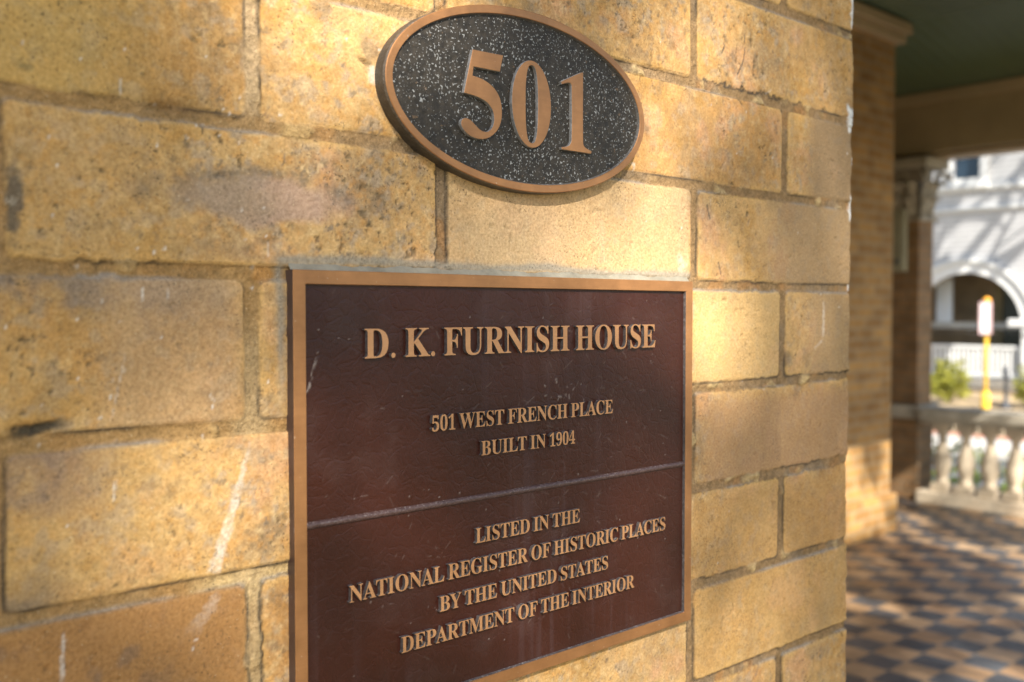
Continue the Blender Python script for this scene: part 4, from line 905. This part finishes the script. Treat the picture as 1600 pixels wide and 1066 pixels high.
LEAF_HEDGE = mat_leaf('hedge_leaf', (0.08, 0.13, 0.02), (0.22, 0.27, 0.04))
BARK = noisy('grey_brown_bark', (0.16, 0.12, 0.085), .95, 9, .4, bdist=.03, bscale=25)

def shrub(name, x, y, r, h, mat_, label, cat, n=900, size=.045, group=None, seed=3):
    root = empty(name, (x, y, GZ), label, cat, group)
    rg = np.random.default_rng(seed)
    st = MB()
    for k in range(7):
        an = k * .9 + rg.uniform(-.2, .2); q = rg.uniform(.3, .8) * r
        st.tube([(0.03 * math.cos(an), .03 * math.sin(an), 0.02), (q * .5 * math.cos(an), q * .5 * math.sin(an), h * .4), (q * math.cos(an), q * math.sin(an), h * .8)], (.014, .010, .004), 6)
    st.build('stems', BARK, root)
    d = rg.normal(size=(n, 3)); d /= np.linalg.norm(d, axis=1)[:, None]
    f = rg.random(n) ** .4
    lump = 1 + .22 * np.sin(d[:, 0] * 5 + seed) * np.sin(d[:, 1] * 6 + 2 * seed) + .15 * np.sin(d[:, 2] * 9)
    P = d * (f * lump)[:, None] * np.array([r, r, h * .5]) + np.array([0, 0, h * .55])
    P = P[P[:, 2] > .03]
    leaf_mesh('foliage', P, size, mat_, root, seed, 1.7)
    return root
shrub('garden_shrub', 24.3, 10.45, .52, .98, LEAF_LIME, 'bushy yellow-green shrub left of the yellow pole, in front of the white porch rail', 'shrub', 1100, .07, 'shrubs before the white house', 4)
shrub('garden_shrub', 24.3, 8.45, .48, .92, LEAF_LIME, 'yellow-green shrub right of the thin dark post, by the white house', 'shrub', 1100, .07, 'shrubs before the white house', 9)
for k in range(5):
    s_ = shrub('hedge_shrub', 8.55, 3.75 - k * .40, .36, 1.05 + .05 * math.sin(k * 2), LEAF_HEDGE, 'rounded green hedge bush seen through the gaps between the balusters', 'shrub', 900, .035, 'hedge bushes behind the balustrade', 20 + k)

# ------------------------------------------------------------------ things across the street
pr = empty('marker_pole', (23.57, 9.27, GZ), 'yellow pole with a tall white sign panel and orange tip, across the street', 'marker pole')
YEL = noisy('yellow_pole_paint', (0.68, 0.43, 0.035), .45, 6, .1)
MB().lathe([(.044, 0.0), (.044, 2.35), (.035, 2.36)], seg=16).build('pole', YEL, pr)
MB().lathe([(.095, 0.0), (.10, .02), (.10, .36), (.075, .40), (.046, .41)], seg=16).build('base_sleeve', YEL, pr)
pn = MB(); pn.box(-.085, -.062, -.125, .125, 1.74, 2.47, .01); pn.build('panel', noisy('white_sign_paint', (0.78, 0.72, 0.72), .5, 5, .08), pr)
pb = MB()
for y0, y1, z0, z1 in ((-.138, -.112, 1.73, 2.48), (.112, .138, 1.73, 2.48), (-.111, .111, 2.455, 2.48), (-.111, .111, 1.73, 1.755)): pb.box(-.092, -.058, y0, y1, z0, z1, .004)
pb.build('panel_border', noisy('faded_red_paint', (0.58, 0.36, 0.36), .5, 5, .15), pr)
MB().lathe([(.07, 2.485), (.085, 2.50), (.08, 2.54), (.05, 2.575), (.01, 2.585)], seg=16).build('tip', noisy('orange_tip_paint', (0.85, 0.38, 0.03), .5, 6, .1), pr)
bp = MB().lathe([(.15, 0), (.15, .05), (.11, .09), (.055, .16), (.045, .30), (.045, .74), (.075, .78), (.075, .82), (.04, .86), (.062, .91), (.05, .96), (.01, .99)], seg=14).build('hitching_post', noisy('black_iron', (.035, .04, .05), .45, 8, .2))
bp.location = (23.9, 8.95, GZ)
tag(bp, 'thin dark iron post with a wide foot between the yellow pole and a shrub', 'post')

# ------------------------------------------------------------------ white house across the street
def mat_siding():
    m = mat('white_siding', (0.76, 0.76, 0.75), .6)
    v = posvec(m); sx = N(m, 'ShaderNodeSeparateXYZ'); L(m, v, sx.inputs[0])
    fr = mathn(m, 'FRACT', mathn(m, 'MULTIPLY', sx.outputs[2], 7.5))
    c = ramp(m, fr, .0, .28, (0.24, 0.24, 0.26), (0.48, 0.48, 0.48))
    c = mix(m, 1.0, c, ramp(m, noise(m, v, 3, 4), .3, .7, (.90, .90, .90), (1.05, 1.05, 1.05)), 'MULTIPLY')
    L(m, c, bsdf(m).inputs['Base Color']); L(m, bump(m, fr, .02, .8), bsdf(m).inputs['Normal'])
    return m
FX = 26.4
def facade_curve(outline, holes, depth, name, mats, parent, x):
    cu = bpy.data.curves.new(name, 'CURVE'); cu.dimensions = '2D'; cu.fill_mode = 'BOTH'; cu.extrude = depth / 2
    for pts in [outline] + holes:
        s = cu.splines.new('POLY'); s.points.add(len(pts) - 1); s.use_cyclic_u = True
        for p, q in zip(s.points, pts): p.co = (q[0], q[1], 0, 1)
    o = bpy.data.objects.new(name, cu); COL.objects.link(o)
    me = bpy.data.meshes.new_from_object(o.evaluated_get(bpy.context.evaluated_depsgraph_get()))
    bpy.data.objects.remove(o)
    me.materials.clear()
    # local (x, y, z) -> world (x + z, y = first coordinate, z = second coordinate)
    me.transform(Matrix(((0, 0, 1, x), (1, 0, 0, 0), (0, 1, 0, 0), (0, 0, 0, 1))))
    return link(name, me, parent, mats)
def arch(cy, cz, r, zb, n=32):
    return [(cy - r, zb)] + [(cy - r * math.cos(math.pi * k / n), cz + r * math.sin(math.pi * k / n)) for k in range(n + 1)] + [(cy + r, zb)]
def build_far_house():
    root = empty('white_house', (FX, 10, GZ), 'white clapboard house with an arched porch opening across the street', 'house')
    off = Vector((-FX, -10, -GZ))
    def P(o):
        o.location = off; return o
    AY, AZ, AR = 10.95, 1.04, 1.45
    win = [(10.63, 4.92), (11.36, 4.92), (11.36, 6.55), (10.63, 6.55)]
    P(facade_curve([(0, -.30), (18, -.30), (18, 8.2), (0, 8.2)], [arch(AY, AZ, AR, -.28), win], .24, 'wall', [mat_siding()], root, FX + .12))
    tm = MB()
    P(facade_curve(arch(AY, AZ, AR + .30, -.26), [arch(AY, AZ, AR - .03, -.262)], .10, 'arch_trim', [WHITE], root, FX - .055))
    P(facade_curve(arch(AY, AZ, AR + .34, .9), [arch(AY, AZ, AR + .25, .901)], .06, 'arch_moulding', [WHITE], root, FX - .14))
    for z0, z1, d in ((4.60, 4.72, .10), (4.08, 4.16, .09)):
        P(MB().box(FX - d, FX - .001, 0.0, 18, z0, z1, .01).build('belt_course', WHITE, root))
    # recess behind the arch
    P(MB().box(FX + 2.2, FX + 2.3, 6, 16, -.3, 3.2).build('porch_wall', noisy('brown_porch_paint', (0.28, 0.21, 0.13), .8, 3, .2), root))
    P(MB().box(FX + .25, FX + 2.19, 6, 16, 2.9, 3.1).build('porch_ceiling', noisy('porch_ceiling_paint', (0.3, .25, .18), .8, 3, .2), root))
    P(MB().box(FX - .1, FX + 2.19, 6, 16, -.42, -.31).build('porch_deck', noisy('porch_deck_paint', (0.3, .28, .25), .8, 3, .2), root))
    P(MB().box(FX + 2.12, FX + 2.199, 10.1, 10.86, -.28, 2.25, .01).build('door', noisy('dark_door_paint', (0.035, .04, .025), .4, 3, .2), root))
    P(MB().box(FX + 2.10, FX + 2.198, 10.88, 11.08, -.28, 2.35, .01).build('door_casing', noisy('olive_casing_paint', (0.22, .17, .08), .6, 3, .2), root))
    wf = P(MB().box(FX + .9, FX + 1.0, 11.75, 12.18, 1.0, 2.35, .01).build('side_light', noisy('pale_blue_blind', (0.62, .66, .70), .6, 2, .06), root))
    P(MB().box(FX + .85, FX + 1.0, 9.2, 13, .99, 1.16, .01).build('transom_bar', noisy('grey_bar_paint', (0.42, .40, .35), .7, 3, .1), root))
    P(MB().box(FX - .16, FX + .3, 9.25, 9.86, 1.06, 1.26, .03).build('impost', WHITE, root))
    # railing
    rl = MB(); rl.box(FX - .02, FX + .08, 9.5, 12.4, .48, .57, .01); rl.box(FX, FX + .06, 9.5, 12.4, -.24, -.16, .008)
    rl = P(rl.build('railing', WHITE, root))
    bb = None
    for k in range(23):
        m_ = MB().box(FX + .005, FX + .055, -.038, .038, -.159, .479, .004) if bb is None else None
        if bb is None: bb = m_.build('picket', WHITE, rl); o = bb
        else: o = bb.copy(); COL.objects.link(o); o.parent = rl
        o.location = (0, 9.6 + k * .124, 0)
    # skirt and foundation
    P(MB().box(FX - .02, FX + .2, 0, 18, -.56, -.33, .01).build('skirt', WHITE, root))
    P(MB().box(FX + .04, FX + .3, 0, 18, GZ - .2, -.57).build('foundation', noisy('tan_foundation', (0.48, .38, .25), .9, 4, .2), root))
    # window
    w = P(facade_curve([(10.42, 4.74), (11.62, 4.74), (11.62, 6.78), (10.42, 6.78)], [win], .09, 'window', [WHITE], root, FX - .05))
    MB().box(FX + .10, FX + .12, 10.60, 11.40, 4.90, 6.58).build('pane', mat('dark_glass', (0.02, 0.035, 0.055), .08), w)
    MB().box(FX + .06, FX + .095, 10.60, 11.40, 5.70, 5.76, .005).build('meeting_rail', WHITE, w)
    MB().box(FX - .14, FX + .0, 10.38, 11.66, 4.66, 4.735, .01).build('sill', WHITE, w)
    # body and roof
    P(MB().box(FX + .245, FX + 9, 0.0, 18, 3.2, 8.2).build('upper_storey', WHITE, root))
    P(MB().box(FX + 2.31, FX + 9, 0.0, 18, GZ, 3.19).build('ground_storey', WHITE, root))
    r_ = MB(); v = [r_.bm.verts.new(p) for p in ((FX - .6, -.6, 8.21), (FX + 9.5, -.6, 8.21), (FX + 9.5, 18.6, 8.21), (FX - .6, 18.6, 8.21), (FX + 4.5, 3, 11.4), (FX + 4.5, 15, 11.4))]
    for f in ((0, 1, 2, 3), (0, 4, 1), (3, 2, 5), (0, 3, 5, 4), (1, 4, 5, 2)): r_.bm.faces.new([v[i] for i in f])
    P(r_.build('roof', noisy('grey_shingles', (0.16, .15, .145), .9, 5, .25), root))
build_far_house()

# ------------------------------------------------------------------ trees (they stand behind the camera and out in the yards, and dapple the sun)
def limbs(mb, base, tips, r0, rg, seg=9):
    for tp in tips:
        a = Vector(base); b = Vector(tp); pts = []; rr = []
        n = 8
        for i in range(n + 1):
            t = i / n
            p = a.lerp(b, t); p.z += math.sin(t * math.pi) * .25 * (b - a).length * .3
            j = .06 * (b - a).length * math.sin(t * 3.14)
            p += Vector((rg.uniform(-1, 1), rg.uniform(-1, 1), rg.uniform(-.6, .6))) * j * .35
            pts.append(p); rr.append(r0 * (1 - .86 * t))
        mb.tube(pts, rr, seg)
def shade_oak():
    rg = np.random.default_rng(21)
    BX, BY = -1.0, -7.4
    root = empty('live_oak', (BX, BY, GZ), 'spreading live oak in the front yard that dapples the brick wall and porch', 'tree')
    S = np.array(SUN_DIR); org = np.array((BX, BY, GZ))
    pts = []
    def ray_leaves(T, t0, t1):
        t = rg.uniform(t0, t1, len(T))[:, None]
        pts.append(T - S[None, :] * t)
    # over the near wall: light cover, thin where the wall is brightest
    n = 6000
    u = rg.uniform(-.5, 1.1, n); z = rg.uniform(-.75, .75, n)
    um, zm = u * 1000, z * 1000
    lit = np.zeros(n)
    for (u0, z0, su, sz, a) in ((515, 50, 60, 45, 1.0), (360, 35, 110, 30, .55), (515, 178, 80, 45, 1.0), (596, -18, 45, 45, .75), (195, -95, 80, 60, .9), (185, -45, 45, 22, .5), (640, 200, 70, 40, .35), (615, -225, 60, 60, .55), (270, 125, 60, 60, .35)):
        lit = np.maximum(lit, a * np.exp(-((um - u0) / su) ** 2 - ((zm - z0) / sz) ** 2))
    dens = np.clip(1.0 - lit, 0, 1) * (1 + .3 * (u < .24) + .2 * (u < .2) * (z > 0) + .25 * (u > .62) * (z > -.1)) * np.clip(.75 + .35 * fbm(um, zm, 160, 2, 301), 0, 1.2)
    keep = rg.random(n) < dens * WALL_COVER
    T = np.stack([u, np.zeros(n), 1.5 + z], 1)[keep]
    ray_leaves(T, 7.0, 10.0)
    # over the porch floor and the far wall: heavier, with holes
    n = 50000
    x = rg.uniform(2.0, 8.6, n); y = rg.uniform(-.2, 4.2, n)
    f = fbm(x, y * .6, .55, 3, 311) + .5 * fbm(x, y, 1.3, 2, 313)
    # the foot of the far wall stays mostly lit: shadow ground behind it belongs to rays that hit the wall
    k = np.clip(.92 - f * 1.9, .02, 1)
    ln = np.hypot(x - 6.0, (y - 3.2) * 1.0)
    k = np.where((y > 2.85) & (x > 5.2) & (x < 7.0), np.clip(-.42 - 1.2 * fbm(x, y * .8, .55, 2, 331), 0, .7), k)
    k = np.where((x > 7.45) & (y > 1.8), k * .4, k)
    keep = rg.random(n) < k * PORCH_COVER
    ray_leaves(np.stack([x, y, np.zeros(n)], 1)[keep], 9.5, 13.5)
    # the rest of the crown
    n = 9000
    d = rg.normal(size=(n, 3)); d /= np.linalg.norm(d, axis=1)[:, None]
    P = d * (rg.random(n) ** .45)[:, None] * np.array([4.6, 3.4, 2.0]) + np.array([-1.2, -7.8, 6.6])
    P = P[fbm(P[:, 0] + P[:, 2] * .4, P[:, 1] + P[:, 2] * .7, 1.1, 3, 321) > -.15]
    # nothing of this part in the way of the rays worked out above
    def hits(Q):
        t = (0 - Q[:, 1]) / S[1]; u = Q[:, 0] + S[0] * t; z = Q[:, 2] + S[2] * t
        a = (u > -.5) & (u < 1.1) & (z > .75) & (z < 2.25)
        t = (0 - Q[:, 2]) / S[2]; x = Q[:, 0] + S[0] * t; y = Q[:, 1] + S[1] * t
        b = (x > 1.6) & (x < 8.8) & (y > -.3) & (y < 4.4)
        t = (26.4 - Q[:, 0]) / S[0]; yy = Q[:, 1] + S[1] * t; zz = Q[:, 2] + S[2] * t
        return a | b
    P = P[~hits(P)]
    pts.append(P)
    P = np.concatenate(pts)
    P = P[(P[:, 2] > 2.6)]
    leaf_mesh('crown', P - org, .042, LEAF_OAK, root, 5, 2.0)
    mb = MB()
    mb.tube([(0, 0, -.1), (.02, .05, .5), (.1, .0, 1.6), (.0, .1, 2.6), (-.1, .0, 3.4)], (.42, .34, .28, .25, .22), 14)
    limbs(mb, (-.1, 0, 3.3), [(-3.2, -1.2, 7.4), (-2.2, 1.6, 7.6), (.4, -2.4, 8.2), (2.4, -2.0, 7.2), (.3, .6, 8.9), (-4.0, 0, 6.6)], .16, rg)
    mb.build('trunk', BARK, root)
def bare_tree():
    rg = np.random.default_rng(4)
    root = empty('bare_pecan', (23.0, 4.9, GZ), 'bare branching pecan in the yard that throws branch shadows over the white house', 'tree')
    mb = MB()
    mb.tube([(0, 0, -.1), (.05, .05, 1.5), (.0, .1, 5.0), (.1, .1, 9.0)], (.34, .26, .22, .15), 12)
    def grow(p, d, ln, r, lv):
        p = Vector(p); pts = [p.copy()]; rr = [r]
        n = 6
        for i in range(n):
            d = (d + Vector(rg.normal(size=3)) * .22).normalized()
            p = p + d * ln / n; pts.append(p.copy()); rr.append(r * (1 - .6 * (i + 1) / n))
            if lv > 0 and i >= 1:
                for q in range(1 if lv == 2 else 2):
                    s = Vector(rg.normal(size=3)); s = (d * .6 + s.normalized() * .9).normalized(); s.z = abs(s.z) * .6 + .1
                    grow(p, s.normalized(), ln * .55, rr[-1] * .6, lv - 1)
        mb.tube(pts, rr, 6)
    for k in range(6):
        an = k * 1.05 + .3
        grow((.1, .1, 6.3 + k * .4), Vector((math.cos(an) * .7, math.sin(an) * .7, .75)), 3.9, .13, 2)
    mb.build('trunk', BARK, root)
WALL_COVER, PORCH_COVER = 0.88, 1.0
shade_oak()
bare_tree()
